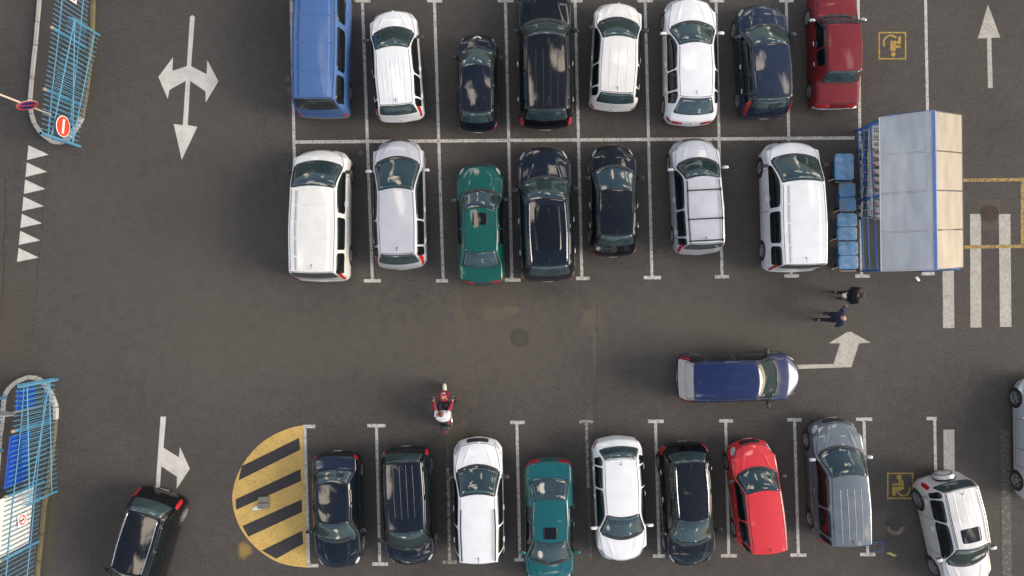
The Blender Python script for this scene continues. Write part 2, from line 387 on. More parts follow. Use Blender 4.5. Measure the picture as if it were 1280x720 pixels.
# direction arrows
ar = crop(180, 10, 3.6, [(207, 40), (218, 32), (229, 40), (212, 262), (282, 298), (285, 235), (335, 330), (278, 425), (277, 375), (208, 328), (197, 527), (240, 535), (170, 683), (134, 522), (175, 527), (188, 328), (115, 368), (107, 410), (65, 310), (131, 222), (128, 283), (193, 262)])
o = up_sheet('direction_arrow', [ar], ARROW, Z1, ground); o['label'] = 'white painted arrow pointing ahead, left and right'
ar = crop(180, 510, 6, [(125, 65), (166, 65), (146, 298), (262, 370), (270, 292), (344, 455), (245, 607), (248, 515), (131, 437), (115, 660), (83, 660)])
o = up_sheet('direction_arrow', [ar], ARROW, Z1, ground); o['label'] = 'white painted arrow with a right turn'
ar = crop(980, 400, 10.28, [(-250, 590), (195, 575), (635, 565), (720, 300), (575, 298), (815, 152), (860, 152), (1110, 290), (965, 300), (865, 605), (200, 628), (-250, 640)])
o = up_sheet('direction_arrow', [ar], ARROW_WORN, Z1, ground); o['label'] = 'worn white turning arrow ahead of the blue van'
ar = crop(1080, 0, 5.145, [(797, 30), (877, 242), (818, 244), (828, 565), (797, 567), (790, 245), (732, 247)])
o = up_sheet('direction_arrow', [ar], ZEBRA, Z1, ground); o['label'] = 'thin worn white straight arrow'
for k in range(7):
    f = k / 6
    pts = [(107 - 37 * f, 65 + 385 * f), (183 - 38 * f, 100 + 386 * f), (102 - 38 * f, 120 + 382 * f)]
    up_sheet('give_way_triangle', [crop(0, 160, 3, pts)], ARROW, Z1, ground)

# hatched yellow half disc
semi = crop(280, 520, 3.6, [(355, 42), (300, 52), (230, 80), (160, 125), (105, 185), (65, 250), (42, 320), (35, 380), (47, 440), (70, 500), (110, 560), (165, 612), (230, 655), (300, 675), (378, 682)])
def smooth_poly(p, it=2):
    for _ in range(it):
        q = [p[0]]
        for i in range(len(p) - 1):
            a, b = Vector(p[i]), Vector(p[i + 1]); q += [tuple(a.lerp(b, .25)), tuple(a.lerp(b, .75))]
        p = q + [p[-1]]
    return p
o = up_sheet('hatched_area', [smooth_poly(semi)], YELLOW, 0.0025, ground); o['label'] = 'yellow half-round no-parking area at the end of the lower row'
for q in ([(80, 225), (338, 98), (343, 152), (65, 290)], [(52, 375), (345, 238), (347, 292), (55, 422)], [(82, 495), (350, 375), (352, 432), (110, 543)], [(170, 605), (353, 515), (357, 575), (235, 642)]):
    up_sheet('hatch_stripe', [crop(280, 520, 3.6, q)], BLACKP, 0.006, ground)

# wheelchair symbols
def ring_poly(c, r0, r1, a0, a1, n=18):
    o = [(c[0] + r1 * math.cos(a0 + (a1 - a0) * i / n), c[1] + r1 * math.sin(a0 + (a1 - a0) * i / n)) for i in range(n + 1)]
    return o + [(c[0] + r0 * math.cos(a1 - (a1 - a0) * i / n), c[1] + r0 * math.sin(a1 - (a1 - a0) * i / n)) for i in range(n + 1)]
def disc(c, r, n=16): return [(c[0] + r * math.cos(2 * math.pi * i / n), c[1] + r * math.sin(2 * math.pi * i / n)) for i in range(n)]
def pbar(a, b, w):
    a, b = Vector(a), Vector(b); t = (b - a).normalized(); k = Vector((-t.y, t.x)) * w / 2
    return [a - k, b - k, b + k, a + k]
SYMY = marking_material('symbol_yellow', (0.46, 0.30, 0.045), 0.36, 0.52)
def sym(ox, oy, s, box, polys):
    x0, y0, x1, y1 = box
    P = [pbar((x0 - 4, y0), (x1 + 4, y0), 9), pbar((x1, y0), (x1, y1), 9), pbar((x1 + 4, y1), (x0 - 4, y1), 9), pbar((x0, y1), (x0, y0), 9)] + polys
    mb = []
    for i, p in enumerate(P):
        mb.append(crop(ox, oy, s, p))
    par = None
    for i, p in enumerate(mb):
        up_sheet('wheelchair_symbol', [p], SYMY, 0.004 + 0.0003 * i, ground)
sym(1080, 0, 5.145, (97, 210, 267, 378), [disc((189, 350), 15), pbar((184, 330), (188, 262), 34), pbar((180, 300), (236, 300), 18), pbar((180, 274), (236, 274), 18), pbar((228, 282), (228, 236), 17), ring_poly((172, 275), 40, 52, R_(150), R_(318))])
sym(1080, 580, 5.14, (152, 60, 312, 220), [disc((226, 85), 17), pbar((236, 102), (242, 164), 30), pbar((248, 132), (182, 132), 14), pbar((240, 158), (186, 158), 24), pbar((192, 150), (192, 202), 22), ring_poly((252, 162), 36, 46, R_(-20), R_(170))])

# cracks and joints
def crack(pts, w=0.02, jit=0.03, m=CRACK):
    P = [Vector(g2(*p)) for p in pts]; Q = []
    for i in range(len(P) - 1):
        k = max(2, int((P[i + 1] - P[i]).length / 0.25))
        for j in range(k): Q.append(P[i].lerp(P[i + 1], j / k) + Vector((random.uniform(-jit, jit), random.uniform(-jit, jit))))
    Q.append(P[-1]); polys = []
    L_, R2 = [], []
    for i, p in enumerate(Q):
        t = (Q[min(i + 1, len(Q) - 1)] - Q[max(i - 1, 0)]).normalized(); k = Vector((-t.y, t.x)) * w * random.uniform(.3, .8)
        L_.append(p + k); R2.append(p - k)
    for i in range(len(Q) - 1): polys.append([L_[i], L_[i + 1], R2[i + 1], R2[i]])
    up_sheet('asphalt_crack', polys, m, 0.0015, ground)
crack([(746, 380), (746.5, 460), (745, 545)], 0.022); crack([(80, 522), (190, 527), (280, 526)], 0.016, 0.05)
crack([(725, 350), (727, 384)], 0.02); crack([(0, 172), (28, 168), (60, 175), (52, 290), (40, 420)], 0.03, 0.04)
crack([(7, 220), (5, 330), (1, 400)], 0.05, 0.05); crack([(100, 470), (160, 480), (190, 474)], 0.012, .05)

# ------------------------------------------------------------------ vehicles
def pslope(Y):
    d = np.diff(Y, axis=0); m = np.zeros_like(Y); m[0] = d[0]; m[-1] = d[-1]
    a, b = d[:-1], d[1:]; s = a * b > 0
    with np.errstate(divide='ignore', invalid='ignore'): h = 2 * a * b / (a + b)
    m[1:-1] = np.where(s, h, 0); return m

class Surf:
    """car skin: 12 stations from rear bumper over the roof to the front bumper, five lines from the centre down to the sill"""
    def __init__(s, ctrl, ku=0.55, kv=0.75):
        s.P = np.array(ctrl, float); s.mu = pslope(s.P); s.ku = ku; s.kv = kv
    @staticmethod
    def herm(p0, p1, m0, m1, t, k):
        t = t[:, None]
        h = (2 * t**3 - 3 * t**2 + 1) * p0 + (t**3 - 2 * t**2 + t) * m0 + (-2 * t**3 + 3 * t**2) * p1 + (t**3 - t**2) * m1
        return k * h + (1 - k) * (p0 * (1 - t) + p1 * t)
    def rows(s, u):
        i = np.clip(np.floor(u).astype(int), 0, 10); t = u - i
        P, M = s.P, s.mu; sh = (len(u), 15); f = lambda A, j: A[j].reshape(sh)
        return s.herm(f(P, i), f(P, i + 1), f(M, i), f(M, i + 1), t, s.ku).reshape(len(u), 5, 3)
    def ev(s, u, v):
        u = np.clip(np.asarray(u, float).ravel(), 0, 11); v = np.clip(np.asarray(v, float).ravel(), -4, 4)
        r = s.rows(u); mir = r[:, :0:-1, :] * np.array([1, -1, 1]); full = np.concatenate([mir, r], 1)
        m = np.transpose(pslope(np.transpose(full, (1, 0, 2))), (1, 0, 2))
        j = np.clip(np.floor(v + 4).astype(int), 0, 7); t = v + 4 - j; n = np.arange(len(u))
        out = s.herm(full[n, j], full[n, j + 1], m[n, j], m[n, j + 1], t, s.kv)
        q = np.abs(v) < 1; w = v[q][:, None]; a, b = r[q, 0], r[q, 1]
        cr = a + (b - a) * w * w; cr[:, 1] = b[:, 1] * v[q]; out[q] = cr
        return out
    def nrm(s, u, v, e=0.03):
        u = np.asarray(u, float).ravel(); v = np.asarray(v, float).ravel()
        a = s.ev(np.minimum(u + e, 11), v) - s.ev(np.maximum(u - e, 0), v); b = s.ev(u, np.minimum(v + e, 4)) - s.ev(u, np.maximum(v - e, -4))
        n = np.cross(a, b); return n / np.maximum(np.linalg.norm(n, axis=1, keepdims=True), 1e-9)
    def at(s, u, v, off=0.0): return Vector((s.ev([u], [v]) + off * s.nrm([u], [v]))[0])

def patch(sf, u0, u1, v0, v1, off, nu=8, nv=8, ru=0.12, rv=0.12, skirt=True, taper=0.0, mb=None, bow=0.0):
    """a rounded panel lying on the skin, `off` proud of it"""
    S = np.linspace(0, 1, nu + 1); T = np.linspace(0, 1, nv + 1)
    def ins(x, r):
        x = min(x, 1 - x)
        return 0 if r <= 0 or x >= r else 1 - math.sqrt(max(0, 1 - ((r - x) / r) ** 2))
    if ru > 0: S = np.unique(np.concatenate([S, [ru * .08, ru * .3, ru * .6, ru, 1 - ru, 1 - ru * .6, 1 - ru * .3, 1 - ru * .08]]))
    U, Vv = [], []
    for a in S:
        k = rv * ins(a, ru); w0, w1 = k, 1 - k
        tp = taper * (1 - a)
        for b in T:
            bb = w0 + (w1 - w0) * b; bb = .5 + (bb - .5) * (1 - tp)
            U.append(u0 + (u1 - u0) * a + bow * (1 - (2 * bb - 1) ** 2)); Vv.append(v0 + (v1 - v0) * bb)
    P = sf.ev(U, Vv); Nn = sf.nrm(U, Vv); A = P + Nn * off; nn, mm = len(S), len(T)
    f = [(i * mm + j, (i + 1) * mm + j, (i + 1) * mm + j + 1, i * mm + j + 1) for i in range(nn - 1) for j in range(mm - 1)]
    vs_ = A.tolist()
    if skirt:
        ring = [(0, j) for j in range(mm)] + [(i, mm - 1) for i in range(1, nn)] + [(nn - 1, j) for j in range(mm - 2, -1, -1)] + [(i, 0) for i in range(nn - 2, 0, -1)]
        idx = [i * mm + j for i, j in ring]; k = len(vs_); vs_ += (P[idx] - Nn[idx] * 0.004).tolist()
        q = len(idx); f += [(idx[a], idx[(a + 1) % q], k + (a + 1) % q, k + a) for a in range(q)]
    out = mb or MB(); out.add(vs_, f); return out

def strip(sf, path, w, off, mb):
    """thin ribbon following (u,v) points on the skin"""
    u = [p[0] for p in path]; v = [p[1] for p in path]; P = sf.ev(u, v); Nn = sf.nrm(u, v); n = len(path); A = []
    for i in range(n):
        t = P[min(i + 1, n - 1)] - P[max(i - 1, 0)]; s = np.cross(Nn[i], t); s /= max(np.linalg.norm(s), 1e-9); c = P[i] + Nn[i] * off
        A += [(c - s * w / 2).tolist(), (c + s * w / 2).tolist()]
    mb.add(A, [(2 * i, 2 * i + 2, 2 * i + 3, 2 * i + 1) for i in range(n - 1)]); return mb

WHEEL = {}
def wheel_meshes(r, w, style):
    k = (round(r, 2), round(w, 2), style)
    if k not in WHEEL:
        ri = r * 0.66
        ty = MB().lathe([(ri, -w / 2 + .015), (r * .93, -w / 2), (r, -w / 2 + .03), (r, w / 2 - .03), (r * .93, w / 2), (ri, w / 2 - .015), (ri, -w / 2 + .015)], 28, 'y', caps=False).mesh('tyre', True)
        ty.set_sharp_from_angle(angle=R_(50))
        rb = MB().lathe([(ri * 1.02, w / 2 - .012), (ri * .92, w / 2 - .02), (ri * .88, w / 2 - .06)], 28, 'y', caps=False)
        n = {0: 5, 1: 8, 2: 0}[style]
        if n:
            rb.lathe([(0.001, w / 2 - .02), (ri * .24, w / 2 - .022), (ri * .26, w / 2 - .05)], 16, 'y', caps=False)
            for i in range(n):
                a = 2 * math.pi * i / n; wd = ri * (0.20 if n == 5 else .12); ca, sa = math.cos(a), math.sin(a); q = []
                for (rr, ww) in ((ri * .2, wd), (ri * .95, wd * .75)):
                    for sg in (-1, 1): q.append((ca * rr - sa * ww * sg, w / 2 - .018, sa * rr + ca * ww * sg))
                q += [(p[0], p[1] - .04, p[2]) for p in q]
                rb.add(q, [(0, 1, 3, 2), (0, 2, 6, 4), (1, 5, 7, 3), (2, 3, 7, 6)])
        else:
            rb.lathe([(0.001, w / 2 + .005), (ri * .3, w / 2), (ri * .5, w / 2 - .02), (ri * .8, w / 2 - .01), (ri * 1.0, w / 2 - .015)], 24, 'y')
        rm = rb.mesh('rim', True); rm.set_sharp_from_angle(angle=R_(40))
        bk = MB().lathe([(0.001, w / 2 - .055), (ri * .98, w / 2 - .055)], 24, 'y').mesh('brake_disc', False)
        ty.materials.append(TYRE); rm.materials.append(RIM); bk.materials.append(UNDER)
        WHEEL[k] = (ty, rm, bk)
    return WHEEL[k]

TYPES = {
    'hatch': dict(zn=.74, zc=.98, zb=.93, zdk=.72, zrw=1.04, wr=.70, rn=.28, rr=.24, rear='hatch', doors=4),
    'sedan': dict(zn=.70, zc=.93, zb=.90, zdk=.93, zrw=1.00, wr=.69, rn=.24, rr=.20, rear='sedan', doors=4),
    'boxsedan': dict(zn=.80, zc=.92, zb=.88, zdk=.88, zrw=.93, wr=.76, rn=.08, rr=.07, rear='sedan', doors=4),
    'wagon': dict(zn=.78, zc=1.02, zb=.98, zdk=.72, zrw=1.08, wr=.73, rn=.26, rr=.16, rear='hatch', doors=4),
    'suv': dict(zn=.92, zc=1.14, zb=1.08, zdk=.78, zrw=1.16, wr=.73, rn=.24, rr=.18, rear='hatch', doors=4),
    'van': dict(zn=.92, zc=1.22, zb=1.14, zdk=.70, zrw=1.22, wr=.83, rn=.24, rr=.10, rear='hatch', doors=2),
}

def proj_axis(F, dirv, px, py, z, vert=True):
    """distance from the front along the axis of the point seen at that pixel at height z"""
    return (F - G(px, py, z)).xy.dot(dirv)

def make_car(name, label, cat, typ, F=None, R=None, L=None, W=1.75, H=1.5, pm=None, cowl=None, wst=None, re=None, rwb=None, dk=None,
             group=None, vert=True, style=0, wr=None, mirror=None, bumper=None, rails=None, crossbars=False, sunroof=None, ribs=0, lamp_rear=REDL,
             tail='corner', seams=True, spare=False, plate=True, handles=None, glass=GLASS, rear_glass=None, clad=False, wheel_r=.31, front_axle=.80, rear_axle=.74, grille=True,
             vent=False, emblem=None, panelled=0, rail_mat=None, antenna=True, spoiler=False, rear_split=True, pillars=None, rear_paint=None, **kw):
    p = dict(TYPES[typ]); p.update(kw)
    ZR = 0.7
    if F and R:
        f, r = G(*F, ZR), G(*R, ZR); L = (f - r).length if L is None else L; d = (f - r).xy.normalized(); ctr = (f + r) / 2
    elif R:
        r = G(*R, ZR); d = Vector(kw['head']).normalized(); f = r + Vector((d.x, d.y, 0)) * L; ctr = (f + r) / 2
    ax = F if F else None
    def along(px, z):
        if px is None: return None
        if vert:
            # walk along the axis until the requested image row is met
            lo, hi = -0.5, L + 0.5
            for _ in range(40):
                m = (lo + hi) / 2; q = f - Vector((d.x, d.y, 0)) * m; q.z = z
                v = CROT.transposed() @ (q - Vector((0, 0, CAM_H))); py = 360 + FPX * v.y / v.z
                inc = (d.y > 0)            # moving to the rear goes down the picture
                if (py < px) == inc: lo = m
                else: hi = m
            return (lo + hi) / 2
        lo, hi = -0.5, L + 0.5
        for _ in range(40):
            m = (lo + hi) / 2; q = f - Vector((d.x, d.y, 0)) * m; q.z = z
            v = CROT.transposed() @ (q - Vector((0, 0, CAM_H))); pxx = 640 - FPX * v.x / v.z
            if (pxx > px) == (d.x > 0): lo = m
            else: hi = m
        return (lo + hi) / 2
    zn, zc, zb, zdk, zrw = p['zn'], p['zc'], p['zb'], p['zdk'], p['zrw']; rn, rr = p['rn'], p['rr']
    hw = W / 2; wrm = hw * (wr or p['wr'])
    sed = p['rear'] == 'sedan'; sw = p.get('sweep', .25 if typ == 'boxsedan' else .8 if typ == 'van' else 1)
    CW = along(cowl, zc) if cowl is not None else (p.get('cowl_d') or (.70 if typ == 'van' else 1.05))
    WT = along(wst, H - .05) if wst is not None else (p.get('wst_d') or CW + .7)
    RE = L - along(re, H - .04) if re is not None else (p.get('re_d') or (1.0 if sed else .3))
    RW = L - along(rwb, zrw) if rwb is not None else (p.get('rwb_d') or (.55 if sed else .12))
    DK = L - along(dk, zdk) if dk is not None else (.10 if sed else .05)
    DK = min(max(DK, .03), .25); RW = max(RW, DK + (.25 if sed else .05)); RE = max(RE, RW + .06); CW = min(max(CW, .5), 1.6); WT = max(WT, CW + .3)
    h = L / 2; xm = ((-h + RE) + (h - WT)) / 2; rl = .02 if typ == 'van' else .03
    hm = (CW + .14) / 2
    zhm = (zc * .55 + zn * .45) + .03
    C_ = [(-h + .06, .27), (-h, .50), (-h + DK, zdk), (-h + RW, zrw), (-h + RE, H - .035), (xm, H), (h - WT, H - .045), (h - CW, zc), (h - hm, zhm), (h - .13, zn), (h, .48), (h - .08, .22)]
    eb = .82
    E_ = [(-h + .06 + rr * .3, .74 * hw, .27), (-h + rr * .3, .74 * hw, .50), (-h + DK + rr * .35, eb * hw, zdk - .01), (-h + RW + rr * .35 + .02, (.84 if sed else .82) * hw, zrw - .02),
          (-h + RE + rr * .25, wrm * .95, H - .085 + rl), (xm, wrm, H - .06 + rl), (h - WT - .10 * sw, wrm * .95, H - .10 + rl), (h - CW - (.22 + rn * .2) * sw, .90 * hw, zc - .015), (h - hm - .05, .80 * hw, zhm - .04),
          (h - .13 - rn * .55, .70 * hw, zn - .03), (h - rn * .5, .72 * hw, .48), (h - .08 - rn * .5, .72 * hw, .22)]
    s2 = -h + DK + rr * 1.1; s3 = max(s2 + .06, -h + RW + rr * 1.0 + .03); s4 = max(s3 + .08, -h + RE + .12)
    S_ = [(-h + rr * 1.2 + .03, .94 * hw, .27), (-h + rr * 1.1, .95 * hw, .50), (s2, .95 * hw, zdk - (.10 if sed else .02)), (s3, .96 * hw, zb - .02), (s4, .97 * hw, zb),
          (xm, .98 * hw, zb), (h - WT - .06, .98 * hw, zb - .015), (h - CW - (.20 + rn * .2) * sw, .965 * hw, zb - .04), (h - hm - .06, .96 * hw, max(zhm - .11, zn - .05)),
          (h - .13 - rn * 1.5, .90 * hw, zn - .11), (h - rn * 1.4, .93 * hw, .48), (h - .08 - rn * 1.4, .92 * hw, .22)]
    M_ = []; Lo = []
    for i, (x, y, z) in enumerate(S_):
        if i in (0, 11): M_.append((x + (.06 if i == 0 else -.06), hw * .97, z - .01)); Lo.append((x + (.10 if i == 0 else -.10), hw * .95, z - .03))
        elif i in (1, 10): M_.append((x + (.09 if i == 1 else -.09), hw * .985, .42)); Lo.append((x + (.13 if i == 1 else -.13), hw * .965, .21))
        else:
            k = .05 if i == 2 else -.03 if i == 9 else 0
            M_.append((x + k, hw, .56 + .1 * (zb - .9))); Lo.append((x + k, hw * .965, .20))
    sf = Surf([[(c[0], 0, c[1]), e, s_, m_, lo] for c, e, s_, m_, lo in zip(C_, E_, S_, M_, Lo)], p.get('ku', .6), p.get('kv', .75))
    root = empty(name, (ctr.x, ctr.y, 0), math.atan2(d.y, d.x)); tag(root, label, cat, group)
    # --- skin, split into its panels
    pil = pillars or ([4.25, 5.05, 6.55] if p['doors'] == 4 else [5.35, 6.6])
    kn = sorted(set(list(range(12)) + pil + [1.55, 8.97, 7.03]))
    us = []
    for a, b in zip(kn[:-1], kn[1:]):
        A = sf.ev([a, a, a], [0, 2, 3.5]); B = sf.ev([b, b, b], [0, 2, 3.5]); k = max(2, int(np.ceil(np.linalg.norm(A - B, axis=1).max() / .075)))
        us += list(np.linspace(a, b, k, endpoint=False))
    us.append(11.0); us = np.array(us)
    vh = np.concatenate([np.linspace(0, 1, 9), np.linspace(1, 2, 8)[1:], np.linspace(2, 3, 9)[1:], np.linspace(3, 3.7, 6)[1:], [4.0]])
    vv = np.concatenate([-vh[:0:-1], vh]); nu, nv = len(us), len(vv)
    UU, VV = np.repeat(us, nv), np.tile(vv, nu); P = sf.ev(UU, VV); NN = sf.nrm(UU, VV)
    axles = (h - front_axle, -h + rear_axle); ra = wheel_r + .055
    fi = np.array([(i * nv + j, (i + 1) * nv + j, (i + 1) * nv + j + 1, i * nv + j + 1) for i in range(nu - 1) for j in range(nv - 1)])
    fc = P[fi].mean(1); fu = UU[fi].mean(1); fv = VV[fi].mean(1); kill = np.zeros(len(fi), bool)
    for xa in axles: kill |= (np.hypot(fc[:, 0] - xa, fc[:, 2] - wheel_r) < ra) & (np.abs(fv) > 1.6)
    hole = (fu > 6.11) & (fu < 6.87) & (np.abs(fv) < .875)
    kv_, dv_ = set(fi[~kill].ravel()), set(fi[kill].ravel())
    for vi in kv_ & dv_:
        for xa in axles:
            dx, dz = P[vi, 0] - xa, P[vi, 2] - wheel_r; q = math.hypot(dx, dz)
            if q < ra + .09: P[vi, 0] = xa + dx / q * ra; P[vi, 2] = max(.16, wheel_r + dz / q * ra)
    av = np.abs(fv); lab = np.zeros(len(fi), int)
    lab[(fu > 7.03) & (fu < 8.97) & (av < 1)] = 1
    lab[(fu > 4) & (fu < 6) & (av < 1)] = 2
    lab[(fu > (1.55 if not sed else 2.0)) & (fu < (4 if not sed else 3)) & (av < 1)] = 3
    for di, (a, b) in enumerate(zip(pil[:-1], pil[1:])):
        for sgi, sg in enumerate((1, -1)): lab[(fu > a) & (fu < b) & (fv * sg > 2) & (fv * sg < 3.7)] = 4 + di * 2 + sgi
    nm = {0: 'body', 1: 'bonnet', 2: 'roof', 3: 'boot_lid' if sed else 'tailgate'}
    for g_ in sorted(set(lab)):
        F_ = fi[(lab == g_) & ~kill & ~hole]
        if not len(F_): continue
        used, inv = np.unique(F_.ravel(), return_inverse=True)
        me = bpy.data.meshes.new(nm.get(g_, 'door')); me.from_pydata(P[used].tolist(), [], inv.reshape(-1, 4).tolist()); me.shade_smooth()
        me.normals_split_custom_set_from_vertices(NN[used].tolist())
        link(nm.get(g_, 'door'), me, (rear_paint or pm) if g_ == 3 else pm, root)
    # --- gaps between the panels
    if seams:
        mb = MB()
        lin = lambda a, b, k=14: np.linspace(a, b, k)
        for sg in (-1, 1):
            strip(sf, [(u, sg * 1.0) for u in lin(7.03, 8.97)], .017, .0015, mb)
            for u in pil: strip(sf, [(u, sg * v) for v in lin(2.0, 3.7)], .017, .0015, mb)
            strip(sf, [(u, sg * 3.7) for u in lin(pil[0], pil[-1], 20)], .010, .0015, mb)
        strip(sf, [(8.97, v) for v in lin(-1, 1)], .019, .0015, mb)
        strip(sf, [((4.02 if not sed else 2.03), v) for v in lin(-1, 1)], .019, .0015, mb)
        for sg in (-1, 1): strip(sf, [(u, sg * .945) for u in lin(4.08, 5.94)], .018, .0015, mb)
        if sed: strip(sf, [(2.97, v) for v in lin(-1, 1)], .017, .0015, mb)
        tag(mb.build('panel_gap', SEAM, root), kind='stuff')
    if typ not in ('boxsedan', 'van'):
        for sg in (-1, 1):
            mb = MB(); n0 = 14; A_ = []; uu = np.linspace(7.12, 8.9, n0); ww = np.linspace(-1, 1, 5)
            for u in uu:
                t = (u - 7.12) / 1.78; vc = sg * (.66 - .22 * t); e_ = math.sin(math.pi * min(1, t * 1.15)) ** .5 if t < .87 else math.sin(math.pi * .999) ** .5
                for w_ in ww: A_.append(tuple(sf.at(u, vc + .10 * w_, .001 + .010 * (1 - w_ * w_) * e_)))
            mb.add(A_, [(i * 5 + j, (i + 1) * 5 + j, (i + 1) * 5 + j + 1, i * 5 + j + 1) for i in range(n0 - 1) for j in range(4)]); mb.build('bonnet_crease', pm, root, True)
    # --- glass
    mb = MB(); t_ = np.linspace(-.945, .945, 16); w_ = np.linspace(6.03, 6.955, 12)
    ringp = [(6.03, v) for v in t_] + [(u, .945) for u in w_[1:]] + [(6.955, v) for v in t_[::-1][1:]] + [(u, -.945) for u in w_[::-1][1:]]
    strip(sf, ringp, .075, .004, mb); mb.build('windscreen_seal', RUBBER, root, True)
    q0, q1 = sf.at(6.97, 0), sf.at(6.02, 0); iw = hw * .78
    MB().sell((q0.x - .20, 0, q0.z - .17), (.55, iw * 2, .20), .4, 22, 8).build('dashboard', random.choice((DASH, DASH2)), root, True)
    sm = random.choice((SEAT1, SEAT2, SEAT3)); zs = min(zb, H - .55)
    for sg in (-1, 1):
        mb = MB().sell((q1.x - .12, sg * hw * .40, zs - .08), (.20, hw * .56, .62), .5, 14, 8, Matrix.Rotation(R_(-14), 3, 'Y')); mb.sell((q1.x + .16, sg * hw * .40, zs - .38), (.52, hw * .56, .18), .5, 14, 6)
        so_ = mb.build('seat', sm, root, True); MB().sell((q1.x - .18, sg * hw * .40, zs + .27), (.11, .26, .16), .6, 12, 6).build('headrest', sm, so_, True)
    sx, sy, szz = q0.x - .52, hw * .40, q0.z - .12; ring_ = [(sx + .09 * math.sin(a), sy + .18 * math.cos(a), szz + .16 * math.sin(a)) for a in np.linspace(0, 2 * math.pi, 17)]
    MB().tube(ring_, .018, 6, False).build('steering_wheel', RUBBER, root, True)
    patch(sf, 6.02, 6.96, -.950, .950, .008, 10, 16, .10, .05).build('windscreen', WGLASS, root, True)
    rg = rear_glass or glass
    r0, r1 = (3.08, 3.94) if sed else (3.04, 3.92)
    patch(sf, r0 - .04, r1 + .04, -.955, .955, .003, 8, 14, .14, .05).build('window_seal', RUBBER, root, True)
    patch(sf, r0, r1, -.92, .92, .007, 10, 16, .16, .08).build('rear_window', rg, root, True)
    wins = p.get('wins') or ([(3.62 if sed else 3.55, 4.22), (4.29, 5.02), (5.08, 6.72)] if p['doors'] == 4 else [(3.5, 4.5), (4.57, 5.30), (5.40, 6.74)])
    if sed: wins = wins[1:] if wins[0][1] <= 4.3 else wins
    for sg in (-1, 1):
        for a, b in wins:
            patch(sf, a, b, sg * 1.14, sg * 1.90, .005, 10, 5, .12, .18).build('side_window', GLASS_SIDE, root, True)
    # --- lamps
    for sg in (-1, 1):
        if typ == 'boxsedan':
            patch(sf, 9.25, 9.85, sg * .45, sg * 1.05, .006, 5, 6, .2, .2).build('headlight', LAMP, root, True)
        else:
            patch(sf, 8.80, 9.55, sg * .92, sg * 1.75, .006, 6, 7, .3, .35, taper=.25).build('headlight', LAMP, root, True)
        a, b, c, e = {'corner': (1.45, 1.98, .95, 1.85), 'vertical': (1.75, 3.6, 1.08, 1.62), 'tall': (1.7, 2.9, .98, 1.75), 'side': (1.5, 2.3, .9, 2.05), 'bar': (1.35, 1.9, .45, 1.9)}[tail]
        patch(sf, a, b, sg * c, sg * e, .006, 6, 6, .25, .25).build('tail_light', lamp_rear, root, True)
    if grille: patch(sf, 9.18, 9.75, -.62, .62, .006, 5, 10, .2, .1).build('grille', PLASTIC, root, True)
    patch(sf, 10.05, 10.6, -.7, .7, .006, 4, 8, .2, .1).build('air_intake', PLASTIC, root, True)
    if plate:
        patch(sf, .80, 1.05, -.26, .26, .006, 3, 6, 0, 0).build('number_plate', NPLATE, root, True)
        patch(sf, 9.95, 10.2, -.26, .26, .008, 3, 6, 0, 0).build('number_plate', NPLATE, root, True)
    if bumper:
        for a, b in ((.35, 1.25), (9.85, 10.75)):
            mb = MB(); patch(sf, a, b, -2.5, 2.5, .035, 6, 34, .2, .02, mb=mb); mb.build('bumper', bumper, root, True)
    if clad:
        for sg in (-1, 1): patch(sf, 1.6, 9.4, sg * 3.55, sg * 4.0, .008, 50, 4, 0, 0).build('sill_trim', PLASTIC, root, True) if False else None
    # --- mirrors, wipers, handles, aerial
    mm = mirror or pm
    for sg in (-1, 1):
        q = sf.at(6.72, sg * 1.96); mb = MB(); c = (q.x + .02, q.y + sg * .13, q.z + .07)
        mb.sell(c, (.12, .22, .15), .55, 12, 8); mb.tube([(q.x + .03, q.y - sg * .02, q.z - .01), (c[0], c[1] - sg * .05, c[2] - .04)], .025, 6)
        mo = mb.build('wing_mirror', mm, root, True)
        MB().sell((c[0] - .055, c[1] + sg * .005, c[2]), (.03, .17, .11), .5, 10, 6).build('mirror_glass', GLASS, mo, True)
        hl = [(a + b) / 2 - .25 * (b - a) for a, b in zip(pil[:-1], pil[1:])]
        for u in hl:
            q = sf.at(u, sg * 2.28, .012); MB().sell(q, (.20, .035, .035), .5, 8, 6).build('door_handle', handles or pm, root, True)
    for v0, v1 in ((-.72, -.05), (.02, .70)):
        mb = MB(); P_ = [sf.at(6.90 - .03 * abs(t - .5), v0 + (v1 - v0) * t, .018) for t in np.linspace(0, 1, 6)]; mb.tube(P_, .012, 5); mb.build('wiper', RUBBER, root, True)
    strip_ = patch(sf, 6.97, 7.10, -.90, .90, .005, 3, 14, 0, 0); strip_.build('scuttle', PLASTIC, root, True)
    if antenna:
        q = sf.at(4.25, 0, 0); MB().tube([q, q + Vector((-.02, 0, .03)), q + Vector((-.16, 0, .11))], [.022, .012, .005], 6).build('antenna', PLASTIC, root, True)
    # --- roof furniture
    if rails:
        for sg in (-1, 1):
            a, b = rails if isinstance(rails, tuple) else (4.12, 5.9)
            P_ = [sf.at(u, sg * .90, .045) for u in np.linspace(a, b, 12)]; P_ = [sf.at(a - .03, sg * .90, .0)] + P_ + [sf.at(b + .03, sg * .90, .0)]
            MB().tube(P_, .017, 6).build('roof_rail', rail_mat or CHROME, root, True)
    if crossbars:
        for u in crossbars:
            a, b = sf.at(u, -.92, .06), sf.at(u, .92, .06); mb = MB().tube([a, b], .022, 6)
            for e in (a, b): mb.box((e.x, e.y, e.z - .02), (.09, .05, .08), bev=.012)
            mb.build('roof_bar', RUBBER, root)
    if sunroof:
        a, b, c = sunroof; patch(sf, a, b, -c, c, .006, 8, 10, .1, .1).build('sunroof', ROOFGL, root, True)
